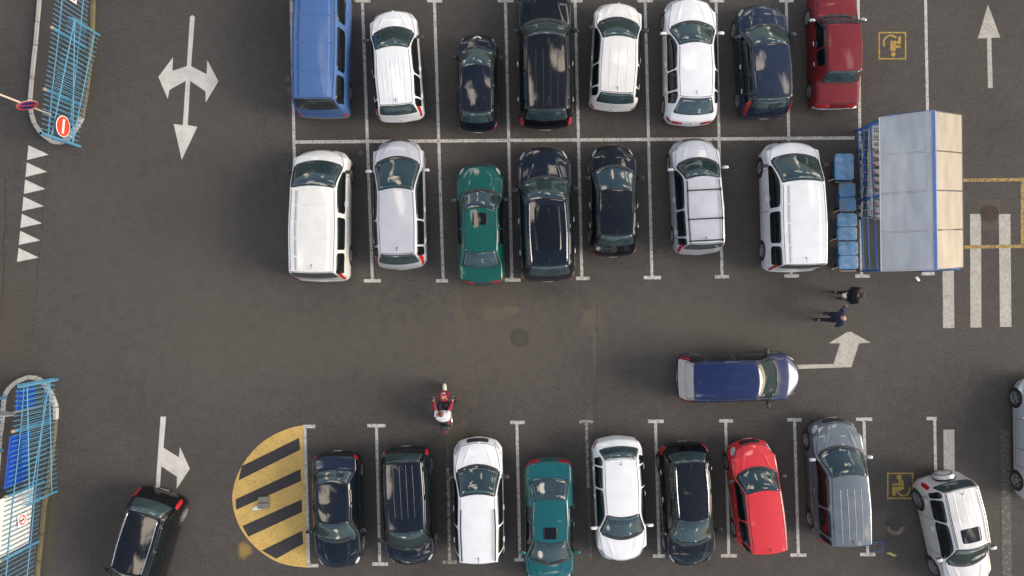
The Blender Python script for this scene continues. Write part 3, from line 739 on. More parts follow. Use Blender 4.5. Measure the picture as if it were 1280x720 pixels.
    for i in range(ribs):
        v = -.72 + 1.44 * (i + .5) / ribs
        mb = MB(); patch(sf, 4.1, 5.6, v - .014, v + .014, .005, 16, 2, .02, .4, mb=mb); mb.build('roof_rib', pm, root, True)
    if panelled:
        for i in range(panelled):
            u0 = 4.08 + 1.84 * i / panelled; u1 = u0 + 1.84 / panelled * .93
            patch(sf, u0, u1, -.74, .74, .011, 6, 12, .03, .02).build('roof_panel', pm, root, True)
    if vent:
        for sg in (-1, 1): patch(sf, 7.10, 7.20, sg * .12 , sg * .42, .006, 2, 5, 0, 0).build('cowl_vent', PLASTIC, root, True)
    if spoiler:
        patch(sf, 3.80, 4.06, -.86, .86, .03, 4, 14, .2, .05).build('spoiler', pm, root, True)
    if emblem == 'v':
        mb = MB()
        for sg in (-1, 1): strip(sf, [(8.72, 0.03 * sg), (8.55, .14 * sg), (8.38, .24 * sg)], .06, .006, mb)
        mb.build('bonnet_emblem', PLATE, root)
    elif emblem == 'dot':
        q = sf.at(1.75, 0, .012); MB().sell(q, (.05, .09, .07), 1, 10, 6).build('emblem', CHROME, root, True)
        q = sf.at(9.02, 0, .008); MB().sell(q, (.07, .08, .03), 1, 10, 6).build('emblem', CHROME, root, True)
    if spare:
        q = sf.at(2.4, 0); ty = MB().lathe([(0.001, .0), (.30, .0), (.345, .03), (.35, .10), (.33, .19), (.28, .225), (.001, .23)], 28, 'x')
        mb = MB(); mb.v = [(-v[0] + q.x + .03, v[1], v[2] + .80) for v in ty.v]; mb.f = ty.f
        so = mb.build('spare_wheel_cover', pm, root, angle=40)
        MB().lathe([(.352, -.022), (.362, -.03), (.362, -.075), (.352, -.083)], 28, 'x', (q.x + .03, 0, .80), caps=False).build('cover_rim', RUBBER, so, True)
        MB().lathe([(.27, -.233), (.285, -.235), (.30, -.224)], 28, 'x', (q.x + .03, 0, .80), caps=False).build('cover_groove', SEAM, so, True)
    # --- wheels and floor
    ty, rm, bk = wheel_meshes(wheel_r, .20, style)
    for xa in axles:
        for sg in (-1, 1):
            w = link('wheel', ty, None, root, (xa, sg * (hw - .105), wheel_r), (0, 0, 0 if sg > 0 else math.pi))
            link('rim', rm, None, w); link('brake_disc', bk, None, w)
    MB().box((0, 0, .36), (L * .93, (hw - .24) * 2, .40), bev=.06).build('underbody', UNDER, root)
    return root, sf

PW = paint('white', (0.76, 0.77, 0.77), dirt_amt=.10); PWW = paint('warm_white', (0.74, 0.73, 0.69), dirt_amt=.14)
PSIL = paint('silver', (0.56, 0.57, 0.60), .35, .38); PSIL2 = paint('champagne_silver', (0.66, 0.65, 0.63), .3, .38)
PBLK = paint('black', (0.004, 0.005, 0.007), 0, .25, .015, .1); PBLK2 = paint('blue_black', (0.005, 0.008, 0.015), 0, .28, .015, .1)
PNAVY = paint('dark_blue', (0.012, 0.018, 0.045), .2, .3, .05); PDB = paint('slate_blue', (0.012, 0.020, 0.042), .1, .28, .03)
PGRN = paint('green', (0.004, 0.085, 0.068), .1, .32, .02); PTEAL = paint('teal', (0.007, 0.098, 0.108), .1, .30, .02)
PRED = paint('red', (0.62, 0.035, 0.04), 0, .35, .06); PMAR = mat('paint_maroon', (0.17, 0.014, 0.020), .5, coat=.35, spec=.15, var=.06, scale=3, dirt=(.2, .1, .09), dirt_amt=.1)
PVAN = mat('paint_van_blue', (0.060, 0.130, 0.31), .5, coat=.35, spec=.15, var=.06, scale=3, dirt=(.2, .2, .22), dirt_amt=.15); PINK = paint('ink_blue', (0.008, 0.018, 0.078), .1, .28, .03)
PGREY = paint('grey_blue', (0.15, 0.175, 0.195), .4, .30, .05)
TOP, MID, LOW = 'vehicles parked in the top row', 'vehicles parked in the middle row', 'vehicles parked in the bottom row'

# top row
make_car('parked_van', 'bright blue panel van with flat roof, leftmost vehicle of the top row', 'van', 'van', R=(403, 146), head=(.012, 1), L=5.5, W=1.82, H=1.92, pm=PVAN, re=123, rwb=138.5, group=TOP,
         bumper=GREYPL, rear_glass=GLASS_TINT, panelled=4, style=2, antenna=False, wr=.80, tail='corner', mirror=PLASTIC, front_axle=.95, rear_axle=.95, wheel_r=.32, kv=.6)
make_car('parked_car', 'white ribbed-roof estate standing next to the bright blue van', 'car', 'wagon', (490.5, 10.6), (501.2, 151), W=1.68, H=1.62, pm=PW, cowl=34, wst=57.4, re=131, rwb=145, group=TOP,
         ribs=6, mirror=PLASTIC, tail='vertical', emblem='dot', style=2)
make_car('parked_car', 'smallest car, a black hatchback with a white chevron emblem on its bonnet', 'car', 'hatch', (597, 40), (596.5, 164), W=1.48, H=1.47, pm=PBLK2, cowl=58, wst=81, re=140, rwb=154, group=TOP,
         emblem='v', wheel_r=.28, front_axle=.68, rear_axle=.62, tail='corner', wr=.72)
make_car('parked_car', 'large black off-road estate in the top row with long ribbed roof and red tail lamps', 'car', 'suv', (680, -21), (682, 161), W=1.92, H=1.80, pm=PBLK, cowl=24.5, wst=42.5, re=136, rwb=151, group=TOP,
         ribs=4, tail='tall', wheel_r=.36, front_axle=.9, rear_axle=.9, handles=CHROME, wr=.72)
make_car('parked_car', 'white compact estate with slim dark rear window beside the large black off-roader', 'car', 'wagon', (773, 1), (766, 137.5), W=1.70, H=1.56, pm=PWW, cowl=22, wst=44.5, re=116, rwb=130, group=TOP,
         ribs=3, mirror=PLASTIC, tail='corner', emblem='dot', style=2)
make_car('parked_car', 'glossy white hatchback with wide dark rear window in the top row', 'car', 'hatch', (862, -5), (863.6, 156), W=1.82, H=1.47, pm=PW, cowl=27, wst=52.4, re=122, rwb=144, group=TOP,
         tail='bar', wheel_r=.33, emblem='dot', wr=.66, zdk=.85)
make_car('parked_car', 'dark blue estate with upright red tail lamps and silver rear bumper edge', 'car', 'wagon', (949.5, 3.5), (957.5, 147), W=1.74, H=1.55, pm=PDB, cowl=30, wst=54.3, re=121.6, rwb=136, group=TOP,
         tail='vertical', handles=CHROME, wheel_r=.33, rails=False)
o, sf = make_car('parked_car', 'old boxy maroon red saloon with chrome rear bumper, rightmost of the top row', 'car', 'boxsedan', (1042, -12), (1045.5, 135.5), W=1.60, H=1.44, pm=PMAR, cowl=20, wst=28.5, re=88, rwb=104.5, group=TOP,
         bumper=CHROME, vent=True, ku=.35, kv=.4, style=2, wheel_r=.30, handles=CHROME, mirror=CHROME, tail='bar', zdk=.86, antenna=False)
# middle row
make_car('parked_van', 'long white passenger van at the left end of the middle row', 'van', 'van', (403.5, 185), (401.5, 352), W=1.92, H=1.93, pm=PWW, cowl=201, wst=232, re=341, rwb=350, group=MID,
         panelled=5, style=2, mirror=PLASTIC, wheel_r=.32, tail='vertical', front_axle=.92, rear_axle=.95, wr=.82, emblem=None)
make_car('parked_car', 'silver white rounded hatchback with a dome-shaped windscreen next to the white van', 'car', 'hatch', (497.5, 172), (501.5, 337), W=1.80, H=1.54, pm=PSIL, cowl=196, wst=235, re=318, rwb=331, group=MID,
         tail='vertical', wheel_r=.32, wr=.70, rn=.36, zdk=.78)
make_car('parked_car', 'dark green saloon with a small dark sunroof in the middle row', 'car', 'sedan', (599.5, 203), (602, 356), W=1.66, H=1.40, pm=PGRN, cowl=236.5, wst=259, re=314.6, rwb=335, dk=353, group=MID,
         sunroof=(5.2, 5.75, .45), bumper=PLASTIC, mirror=PLASTIC, rn=.24, rr=.24, ku=.5, style=2, antenna=False, tail='bar')
make_car('parked_car', 'big black off-road car with sunroof panels and chrome side strips in the middle row', 'car', 'suv', (678.7, 182), (685.5, 352), W=1.92, H=1.66, pm=PBLK2, cowl=221, wst=248, re=332, rwb=345.5, group=MID,
         sunroof=(4.45, 5.80, .66), rails=True, tail='corner', wheel_r=.37, handles=CHROME, zn=.86, zc=1.06, zb=1.02, wr=.72, rn=.30)
make_car('parked_car', 'small black hatchback with chrome door handles and round red tail lamps', 'car', 'hatch', (766, 179), (766.8, 321), W=1.68, H=1.46, pm=PBLK, cowl=207, wst=236, re=294, rwb=308, group=MID,
         tail='corner', handles=CHROME, wr=.72, rn=.3)
make_car('parked_car', 'silver estate with three black roof bars', 'car', 'wagon', (866.8, 171.5), (874.6, 318), W=1.72, H=1.64, pm=PSIL, cowl=197.5, wst=219.8, re=305, rwb=312, group=MID,
         crossbars=(4.12, 4.75, 5.6), rails=True, rail_mat=PLASTIC, tail='vertical', bumper=None)
make_car('parked_van', 'tall white van with plain panelled roof beside the blue trolley bay', 'van', 'van', (986.5, 175), (991, 340), W=1.90, H=1.82, pm=PW, cowl=192.5, wst=225, re=331, rwb=337, group=MID,
         panelled=4, tail='vertical', wheel_r=.33, mirror=PLASTIC, wr=.80, zn=.88, zc=1.10, zb=1.06, front_axle=.9, rear_axle=.8)
# bottom row
make_car('parked_car', 'dark blue saloon next to the yellow hatched half circle', 'car', 'sedan', (423.5, 713), (420, 565), W=1.66, H=1.41, pm=PBLK2, cowl=677.5, wst=655, re=604, rwb=586.5, dk=570, group=LOW,
         tail='corner', mirror=None, wr=.66, rear_paint=PNAVY)
make_car('parked_car', 'black estate with roof ribs and pale number plate, second from the yellow half circle', 'car', 'wagon', (514.5, 709), (506.5, 559), W=1.74, H=1.58, pm=PBLK2, cowl=687, wst=666, re=578, rwb=566, group=LOW,
         ribs=4, tail='tall', wr=.72)
make_car('parked_car', 'white off-road estate with short dark roof rails facing the lane', 'car', 'suv', (597, 547.5), (600, 699), W=1.74, H=1.70, pm=PW, cowl=581.5, wst=618, group=LOW, re_d=.2, rwb_d=.1,
         rails=(4.15, 5.55), rail_mat=PLASTIC, mirror=PLASTIC, wheel_r=.35, emblem='dot', zn=.88, zc=1.06, zb=1.02)
make_car('parked_car', 'teal saloon with a dark sunroof, its nose cut off by the lower picture edge', 'car', 'sedan', (687, 734), (685.8, 573), W=1.70, H=1.40, pm=PTEAL, cowl=705, wst=679.5, re=625, rwb=597.5, dk=577, group=LOW,
         sunroof=(5.25, 5.8, .42), bumper=PLASTIC, tail='bar', rn=.26, rr=.26, ku=.55, style=2, antenna=False)
make_car('parked_car', 'white saloon with dark rear window and white mirrors in the bottom row', 'car', 'hatch', (778.3, 704.5), (770.5, 546), W=1.76, H=1.45, pm=PW, cowl=673.5, wst=646.5, re=573, rwb=557.5, group=LOW,
         tail='corner', handles=CHROME, wr=.68, rn=.34, rr=.3, zdk=.88)
make_car('parked_car', 'black hatchback with bright chrome roof rails in the bottom row', 'car', 'hatch', (865, 710), (854, 553), W=1.76, H=1.52, pm=PBLK, cowl=681, wst=651.5, re=578, rwb=564, group=LOW,
         rails=True, tail='side', handles=CHROME, wr=.66, rn=.32, rr=.26)
make_car('parked_car', 'bright red small car with tall boxy rear', 'car', 'hatch', (937, 549.5), (952.5, 688), W=1.64, H=1.56, pm=PRED, cowl=584.5, wst=613, group=LOW, re_d=.12, rwb_d=.06,
         mirror=PLASTIC, tail='vertical', style=2, zn=.80, zc=1.02, zb=.98, wr=.74, rn=.30)
make_car('parked_car', 'grey blue people carrier with ribbed roof between the red car and the wheelchair bay', 'car', 'wagon', (1043, 523), (1050.5, 678), W=1.80, H=1.64, pm=PGREY, cowl=558, wst=593.5, group=LOW, re_d=.14, rwb_d=.07,
         ribs=4, tail='vertical', wheel_r=.32, mirror=PSIL, rn=.30, wr=.74)
make_car('parked_car', 'tilted silver off-road car with spare wheel on its rear door', 'car', 'suv', (1209.5, 737), (1177, 594), W=1.72, H=1.68, pm=PSIL2, cowl=706, wst=686, re=611, rwb=599.5, group=LOW,
         spare=True, rails=True, rail_mat=PLASTIC, sunroof=(5.3, 5.78, .55), tail='tall', wheel_r=.36, zn=.92, zc=1.10, zb=1.05, ribs=3, front_axle=.85, rear_axle=.78)
# on the lanes
make_car('moving_van', 'deep blue compact van crossing the middle lane with pale dusty tailgate', 'van', 'van', (1001, 470), (847.5, 473), W=1.66, H=1.78, pm=PINK, cowl=973.5, wst=949, re=867, rwb=854, vert=False,
         ribs=2, tail='vertical', mirror=PLASTIC, zn=.84, zc=1.06, zb=1.02, cat2=None, rear_glass=mat('dusty_glass', (.52, .50, .47), .35), wr=.78, rn=.34, rear_paint=mat('dusty_paint', (.60, .58, .55), .6))
make_car('moving_car', 'black estate with chrome roof rails driving out at the lower left', 'car', 'wagon', R=(202, 614), head=(-.30, -1), L=4.5, W=1.76, H=1.60, pm=PBLK,
         rails=True, tail='tall', wheel_r=.33, re_d=.55, rwb_d=.22, cowl_d=1.1, wst_d=1.85, wr=.68)
make_car('parked_car', 'silver car cut off by the right picture edge', 'car', 'sedan', R=(1311, 630), head=(-.01, 1), L=4.5, W=1.76, H=1.45, pm=PSIL, lamp_rear=ORANGEL, tail='side', wheel_r=.32)

# ------------------------------------------------------------------ traffic islands with kerb stones
KERB = mat('kerb_paint', (0.50, 0.48, 0.42), .8, var=.2, scale=5, dirt=(.10, .09, .075), dirt_amt=.8, bump=.3)
MOSSK = mat('mossy_kerb', (0.17, 0.14, 0.075), .95, var=.35, scale=5, dirt=(.06, .055, .025), dirt_amt=.9, bump=.4)
ISL = mat('island_asphalt', (0.062, 0.053, 0.045), .92, var=.3, scale=7, bump=.5, dirt=(.09, .075, .05), dirt_amt=.7)

def island(name, label, left, right):
    """left: white kerb line px, right: mossy kerb px; closed at the ends by the left list"""
    pts = [g2(*p) for p in left] + [g2(*p) for p in right]
    root = MB().poly(pts, 0.002, 0.10).build(name, ISL); tag(root, label, kind='structure')
    def stones(pl, m, w, h):
        P = [Vector(g2(*p)) for p in pl]
        for a, b in zip(P[:-1], P[1:]):
            Ln = (b - a).length; k = max(1, round(Ln / .95))
            for i in range(k):
                p, q = a.lerp(b, i / k), a.lerp(b, (i + 1) / k); c = (p + q) / 2; t = q - p
                MB().box((0, 0, 0), (t.length - .012, w, h), bev=.018).build('kerb_stone', m, root, loc=(c.x, c.y, h / 2 + random.uniform(-.008, .006)), rot=(0, 0, math.atan2(t.y, t.x)))
    stones(left, KERB, .15, .145); stones(right, MOSSK, .13, .135)
    return root
island('traffic_island', 'upper kerbed traffic island carrying a blue fence', [(56, -60), (52, 0), (47, 58), (42.5, 100), (40, 129), (42, 143), (46, 156), (54, 167.5), (67.5, 178), (78, 178.5), (88, 173), (100, 155), (104, 147)], [(104, 147), (110, 112), (117, 40), (118, 0), (120, -60)])
island('traffic_island', 'lower kerbed traffic island carrying a blue fence with boards', [(-8, 760), (-3, 640), (.7, 581), (3, 545), (5.5, 529), (7, 506), (9, 493), (15, 483.6), (23.6, 476.7), (37.5, 471), (48.6, 472.5), (57, 479), (66.7, 494.7), (71.5, 508.6), (71, 524)], [(71, 524), (68, 553), (61, 610), (57, 632), (53.7, 667), (50, 700), (44, 760)])

# ------------------------------------------------------------------ blue fences
FBLUE = mat('fence_blue', (0.075, 0.27, 0.42), .5, var=.15, scale=9, dirt=(.22, .20, .17), dirt_amt=.35)
RUSTC = mat('rusty_cap', (.42, .30, .17), .8)
GALV = mat('galvanised', (0.42, 0.42, 0.41), .45, metal=.3)
TANP = mat('pole_tan', (.60, .50, .38), .7)
DARKHOLE = mat('tube_hole', (.01, .01, .01), .9)
BLUEB = mat('blue_board', (0.006, 0.05, 0.36), .5, var=.15)
WHITEB = mat('white_board', (.70, .68, .64), .6, var=.08, dirt=(.4, .36, .3), dirt_amt=.3)
SIGNRED = mat('sign_red', (.68, .06, .03), .45); SIGNBLUE = mat('sign_blue', (.02, .06, .30), .45); SIGNW = mat('sign_white', (.75, .74, .72), .5)

BARM = {}
def bar_mesh(h):
    k = round(h, 2)
    if k not in BARM:
        BARM[k] = MB().tube([(0, 0, 0), (0, 0, h)], .0155, 6).mesh('bar'); BARM[k].materials.append(FBLUE)
    return BARM[k]

def fence(name, label, feet, zb=.10, twin=True):
    P = [Vector(g2(*p)) for p in feet]; root = empty(name, (P[0].x, P[0].y, zb)); tag(root, label, 'fence')
    o = P[0]; R3 = lambda p, z: (p.x - o.x, p.y - o.y, z)
    post = MB().lathe([(.055, 0), (.055, 1.86), (.0545, 1.87), (.001, 1.87)], 14, 'z').mesh('post', True); post.materials.append(FBLUE); post.set_sharp_from_angle(angle=R_(40))
    capm = MB().lathe([(.058, 1.855), (.058, 1.885), (.04, 1.895), (.001, 1.895)], 14, 'z').mesh('post_cap', True)
    for i, p in enumerate(P):
        po = link('post', post, None, root, R3(p, 0))
        if i: link('post_cap', capm, RUSTC, po)
        else: MB().lathe([(.042, 1.874), (.001, 1.874)], 12).build('post_hole', DARKHOLE, po)
    for a, b in zip(P[:-1], P[1:]):
        t = b - a; Ln = t.length
        for z in (.42, 1.5):
            MB().tube([R3(a, z), R3(b, z)], .018, 6).build('rail', FBLUE, root)
        k = round(Ln / .165)
        for i in range(1, k): q = a.lerp(b, i / k); link('bar', bar_mesh(1.76), None, root, R3(q, .10 + random.uniform(-.01, .01)))
    return root
fence('railing_fence', 'blue bar fence with three round posts along the upper traffic island', [(97.5, 182.5), (101.9, 131.9), (110, 61), (117, -10), (123, -70)])
fence('railing_fence', 'blue bar fence along the lower traffic island carrying blue and white boards', [(69.5, 473.5), (65.5, 525.5), (57.5, 601), (50.6, 675), (43, 745)])

def gate(label, hinge, free, h=1.72, zb=.12):
    a, b = Vector(g2(*hinge)), Vector(g2(*free)); root = empty('gate_leaf', (a.x, a.y, zb)); tag(root, label, 'gate', 'open gate leaves at the traffic islands')
    t = b - a; q = lambda f, z: (t.x * f, t.y * f, z)
    MB().lathe([(.05, -zb), (.05, 1.80), (.001, 1.80)], 12).build('hinge_post', FBLUE, root, angle=40)
    for z in (.30, 1.42): MB().tube([q(0, z), q(1, z)], .019, 6).build('rail', FBLUE, root)
    MB().tube([q(0, .30), q(1, 1.42)], .019, 6).build('brace', FBLUE, root)
    MB().tube([q(1, 0), q(1, 1.55)], .032, 6).build('end_stile', FBLUE, root)
    k = round(t.length / .165)
    for i in range(1, k + 1): link('bar', bar_mesh(h), None, root, q(i / k if i < k else .992, 0.02 + random.uniform(-.01, .01)))
gate('open blue gate leaf with diagonal brace beside the upper island fence', (100, 183), (127, 45.5))
gate('open blue gate leaf with diagonal brace beside the lower island fence', (71.5, 474.5), (74.5, 613))
# railing whose foot just shows at the left picture edge
fence('railing_fence', 'blue railing just showing at the left picture edge above the lower island', [(10, 496), (6, 562)])

def px_on_plane(px, py, p0, nrm):
    d = CROT @ Vector(((px - 640) / FPX, (360 - py) / FPX, -1.0)); c = Vector((0, 0, CAM_H)); t = (Vector(p0) - c).dot(nrm) / d.dot(nrm); return c + d * t

def board(name, label, cat, a, b, z0, z1, m, off, group=None):
    """upright board fixed behind the bars of the fence; a,b foot pixels"""
    A, B = Vector(g2(*a)), Vector(g2(*b)); t = (B - A).normalized(); nn = Vector((-t.y, t.x))
    if nn.x > 0: nn = -nn
    c = (A + B) / 2 + nn * off; o = MB().box((0, 0, 0), ((B - A).length, .025, z1 - z0), bev=.006).build(name, m, loc=(c.x, c.y, (z0 + z1) / 2), rot=(0, 0, math.atan2(t.y, t.x)))
    tag(o, label, cat, group); return o
board('fence_board', 'small blue board behind the end of the lower island fence', 'board', (69, 478), (67.5, 503), .95, 1.82, BLUEB, .06)
board('fence_board', 'long bright blue board behind the lower island fence', 'board', (65, 531), (58.5, 592), 1.0, 2.0, BLUEB, .06)
board('fence_board', 'large white board behind the lower island fence', 'board', (57.6, 602), (51, 672), .55, 2.35, WHITEB, .06)

def disc_mesh(r0, r1, y, n=28, mb=None):
    mb = mb or MB(); V = []
    for r in (r0, r1):
        for k in range(n): V.append((r * math.cos(2 * math.pi * k / n), y, r * math.sin(2 * math.pi * k / n)))
    return mb.add(V, [(k, (k + 1) % n, n + (k + 1) % n, n + k) for k in range(n)])

# no entry sign, facing the car park (local -y is the face)
def round_sign(name, label, p, z, rz, r, kind, cat='sign'):
    root = empty(name, (p[0], p[1], z), rz); tag(root, label, cat)
    MB().lathe([(.001, .012), (r, .012), (r, -.002), (.001, -.002)], 30, 'y').build('plate', SIGNW if kind != 'back' else GALV, root, angle=40)
    if kind == 'noentry':
        disc_mesh(.001, r * .93, -.005).build('face', SIGNRED, root)
        MB().box((0, -.008, 0), (r * 1.36, .003, r * .30)).build('white_bar', SIGNW, root)
        MB().tube([(0, .01, 0), (0, .20, 0)], .016, 6).build('bracket', GALV, root)
    elif kind == 'nostop':
        disc_mesh(.001, r * .82, -.005).build('face', SIGNBLUE, root); disc_mesh(r * .78, r, -.007).build('red_ring', SIGNRED, root)
        for a in (45,):
            MB().box((0, -.009, 0), (r * 1.6, .003, r * .17)).build('red_slash', SIGNRED, root, rot=(0, R_(a), 0))
    return root
ps = px_on_plane(79, 158, G(108, 160), Vector((1, 0, 0))); round_sign('no_entry_sign', 'round red no-entry sign with white bar on the upper fence', (ps.x, ps.y), ps.z, math.pi / 2 - .08, .36, 'noentry')

def notice(label, foot, z, rz):
    p = g2(*foot); root = empty('notice_sign', (p[0] + .04, p[1], z), rz); tag(root, label, 'sign')
    MB().box((0, 0, 0), (.42, .012, .42), bev=.004).build('plate', SIGNW, root)
    disc_mesh(.125, .165, -.009).build('red_ring', SIGNRED, root)
    mb = MB().box((0, -.0085, .0), (.27, .002, .03)); mb.build('red_slash', SIGNRED, root, rot=(0, R_(45), 0))
    MB().box((-.01, -.0075, -.01), (.05, .002, .15)).build('figure', RUBBER, root); MB().lathe([(.001, -.0085), (.03, -.0085)], 12, 'y', (-.01, 0, .085)).build('figure_head', RUBBER, root)
notice('small white notice with red prohibition ring on the lower fence', (54, 637), 1.12, math.pi / 2 + .1)
notice('small white notice with red prohibition ring at the top edge of the upper fence', (116.5, 13), 1.20, math.pi / 2 - .1)

def sign_post(label, foot, h, z_sign, kind, capm, sx):
    p = g2(*foot); root = empty('sign_post', (p[0], p[1], .10)); tag(root, label, 'sign post')
    MB().lathe([(.035, 0), (.035, h), (.001, h)], 12).build('pole', capm, root, angle=40)
    MB().box((0, 0, z_sign), (.10, .09, .06), bev=.01).build('bracket', GALV, root)
    pl = MB().lathe([(.001, -.055), (.33, -.055), (.33, -.045), (.001, -.045)], 28, 'y', (sx, 0, z_sign)).build('sign_plate', GALV if kind == 'back' else SIGNW, root, angle=40)
    if kind != 'back':
        MB().lathe([(.001, -.058), (.27, -.058)], 28, 'y', (sx, 0, z_sign)).build('sign_face', SIGNBLUE, pl)
        mb = disc_mesh(.25, .325, -.060); mb.v = [(v[0] + sx, v[1], v[2] + z_sign) for v in mb.v]; mb.build('red_ring', SIGNRED, pl)
        o = MB().box((0, 0, 0), (.52, .003, .06)).build('red_slash', SIGNRED, pl, loc=(sx, -.0615, z_sign), rot=(0, R_(45), 0))
    root.rotation_euler = (0, 0, R_(24) if kind != 'back' else R_(170))
    return root
sign_post('tan pole with round blue and red sign by the upper fence', (65.5, 144), 2.95, 1.28, 'nostop', TANP, .05)
o = sign_post('grey galvanised pole with a sign seen from behind by the lower fence', (54, 507), 3.2, 1.85, 'back', GALV, 0.0)

# ------------------------------------------------------------------ trolley bay with translucent roof
BAYB = mat('bay_blue', (0.02, 0.14, 0.42), .45, var=.15, scale=8, dirt=(.2, .2, .2), dirt_amt=.25)
def poly_roof(name, c, thr):
    m, n, l, b = new_mat(name)
    tc = n.new('ShaderNodeNewGeometry'); no = n.new('ShaderNodeTexNoise'); no.inputs['Scale'].default_value = 1.6; no.inputs['Detail'].default_value = 7
    mp = n.new('ShaderNodeMapping'); mp.inputs['Scale'].default_value = (2.2, .5, 1); l.new(tc.outputs['Position'], mp.inputs[0]); l.new(mp.outputs[0], no.inputs['Vector'])
    r = n.new('ShaderNodeMapRange'); r.inputs[1].default_value = .3; r.inputs[2].default_value = .7; r.inputs[3].default_value = .80; r.inputs[4].default_value = 1.08; l.new(no.outputs['Fac'], r.inputs[0])
    mu = n.new('ShaderNodeMix'); mu.data_type = 'RGBA'; mu.blend_type = 'MULTIPLY'; mu.inputs[0].default_value = 1; mu.inputs[6].default_value = (*c, 1); l.new(r.outputs[0], mu.inputs[7])
    l.new(mu.outputs[2], b.inputs['Base Color']); b.inputs['Roughness'].default_value = .25
    tr = n.new('ShaderNodeBsdfTransparent'); tr.inputs['Color'].default_value = (.85, .88, .9, 1)
    mx = n.new('ShaderNodeMixShader'); mx.inputs[0].default_value = thr
    l.new(b.outputs['BSDF'], mx.inputs[1]); l.new(tr.outputs['BSDF'], mx.inputs[2]); l.new(mx.outputs[0], n['Material Output'].inputs['Surface'])
    return m
ROOF_L = poly_roof('roof_sheet_clear', (.66, .68, .69), .38); ROOF_R = poly_roof('roof_sheet_warm_lit', (.47, .41, .32), .24)  # right slope: warm light from that side painted into its tan base
ZE, ZR_ = 2.2, 2.88
bay = empty('trolley_shelter', G(1140, 345)); tag(bay, 'blue framed trolley shelter with gabled translucent sheet roof', 'shelter')
bl = bay.location.copy(); rel = lambda p: (p[0] - bl.x, p[1] - bl.y, p[2] - bl.z)
eL = (G(1099, 147, ZE), G(1101.5, 339, ZE)); rd = (G(1167.5, 138.5, ZR_), G(1170.5, 337.5, ZR_)); eR = (G(1202, 143.5, ZE), G(1204, 334.5, ZE))
def slope(e, r, m):
    for i in range(4):
        f0, f1 = i / 4, (i + 1) / 4; g0, g1 = f0 + .004, f1 - .004
        q = [e[0].lerp(e[1], g0), e[0].lerp(e[1], g1), r[0].lerp(r[1], g1), r[0].lerp(r[1], g0)]
        n_ = (q[1] - q[0]).cross(q[3] - q[0]).normalized(); n_ = n_ if n_.z > 0 else -n_
        V = [rel(p) for p in q] + [rel(p + n_ * .012) for p in q]
        MB().add(V, [(3, 2, 1, 0), (4, 5, 6, 7), (0, 1, 5, 4), (1, 2, 6, 5), (2, 3, 7, 6), (3, 0, 4, 7)]).build('roof_sheet', m, bay)
    for i in range(5):
        f = i / 4; MB().tube([rel(e[0].lerp(e[1], f) + Vector((0, 0, .018))), rel(r[0].lerp(r[1], f) + Vector((0, 0, .018)))], .010, 6).build('glazing_bar', WHITEB if m is ROOF_L else GREYPL, bay)
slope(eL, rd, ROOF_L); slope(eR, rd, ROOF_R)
RIDGE = mat('ridge_blue', (.15, .23, .52), .5, var=.2, dirt=(.3, .3, .32), dirt_amt=.4)
tr_ = (rd[1] - rd[0]); mb = MB()
V = []
for p in rd:
    for dx, dz in ((-.065, -.025), (0, .03), (.065, -.025), (.065, -.04), (0, .012), (-.065, -.04)): V.append(rel((p.x + dx, p.y, p.z + dz + .02)))
mb.add(V, [(i, (i + 1) % 6, 6 + (i + 1) % 6, 6 + i) for i in range(6)] + [(0, 1, 4, 5), (1, 2, 3, 4), (6, 7, 10, 11), (7, 8, 9, 10)]); mb.build('ridge_cap', RIDGE, bay)
MB().tube([rel(eR[0]), rel(eR[1])], .03, 6).build('gutter', GREYPL, bay); MB().tube([rel(eL[0]), rel(eL[1])], .018, 6).build('eaves_bar', WHITEB, bay)
lf = [G(1070, 164), G(1074, 251), G(1077.5, 339)]; wR = 2.1
rf = [Vector((p.x + wR, p.y, 0)) for p in lf]
for row in (lf, rf):
    for p in row: MB().box(rel((p.x, p.y, 1.09)), (.07, .07, 2.18), bev=.008).build('post', BAYB, bay)
for z in (.12, .50, 1.0):
    MB().box(rel(((lf[0].x + lf[2].x) / 2, (lf[0].y + lf[2].y) / 2, z)), ((lf[2] - lf[0]).length, .045, .06), math.atan2(lf[2].y - lf[0].y, lf[2].x - lf[0].x), .006).build('side_rail', BAYB, bay)
    MB().box(rel(((rf[0].x + rf[2].x) / 2, (rf[0].y + rf[2].y) / 2, z)), ((rf[2] - rf[0]).length, .045, .06), math.atan2(rf[2].y - rf[0].y, rf[2].x - rf[0].x), .006).build('side_rail', BAYB, bay)
for z in (.12, .6, 1.0): MB().tube([rel((lf[0].x, lf[0].y, z)), rel((rf[0].x, rf[0].y, z))], .025, 6).build('end_rail', BAYB, bay)
for i in range(3): MB().tube([rel((lf[i].x, lf[i].y, 2.15)), rel(((lf[i].x + rf[i].x) / 2, lf[i].y, 2.8)), rel((rf[i].x, rf[i].y, 2.15))], .025, 6).build('roof_truss', BAYB, bay)
for row in (lf, rf): MB().tube([rel((row[0].x, row[0].y, 2.15)), rel((row[2].x, row[2].y, 2.15))], .025, 6).build('roof_beam', BAYB, bay)

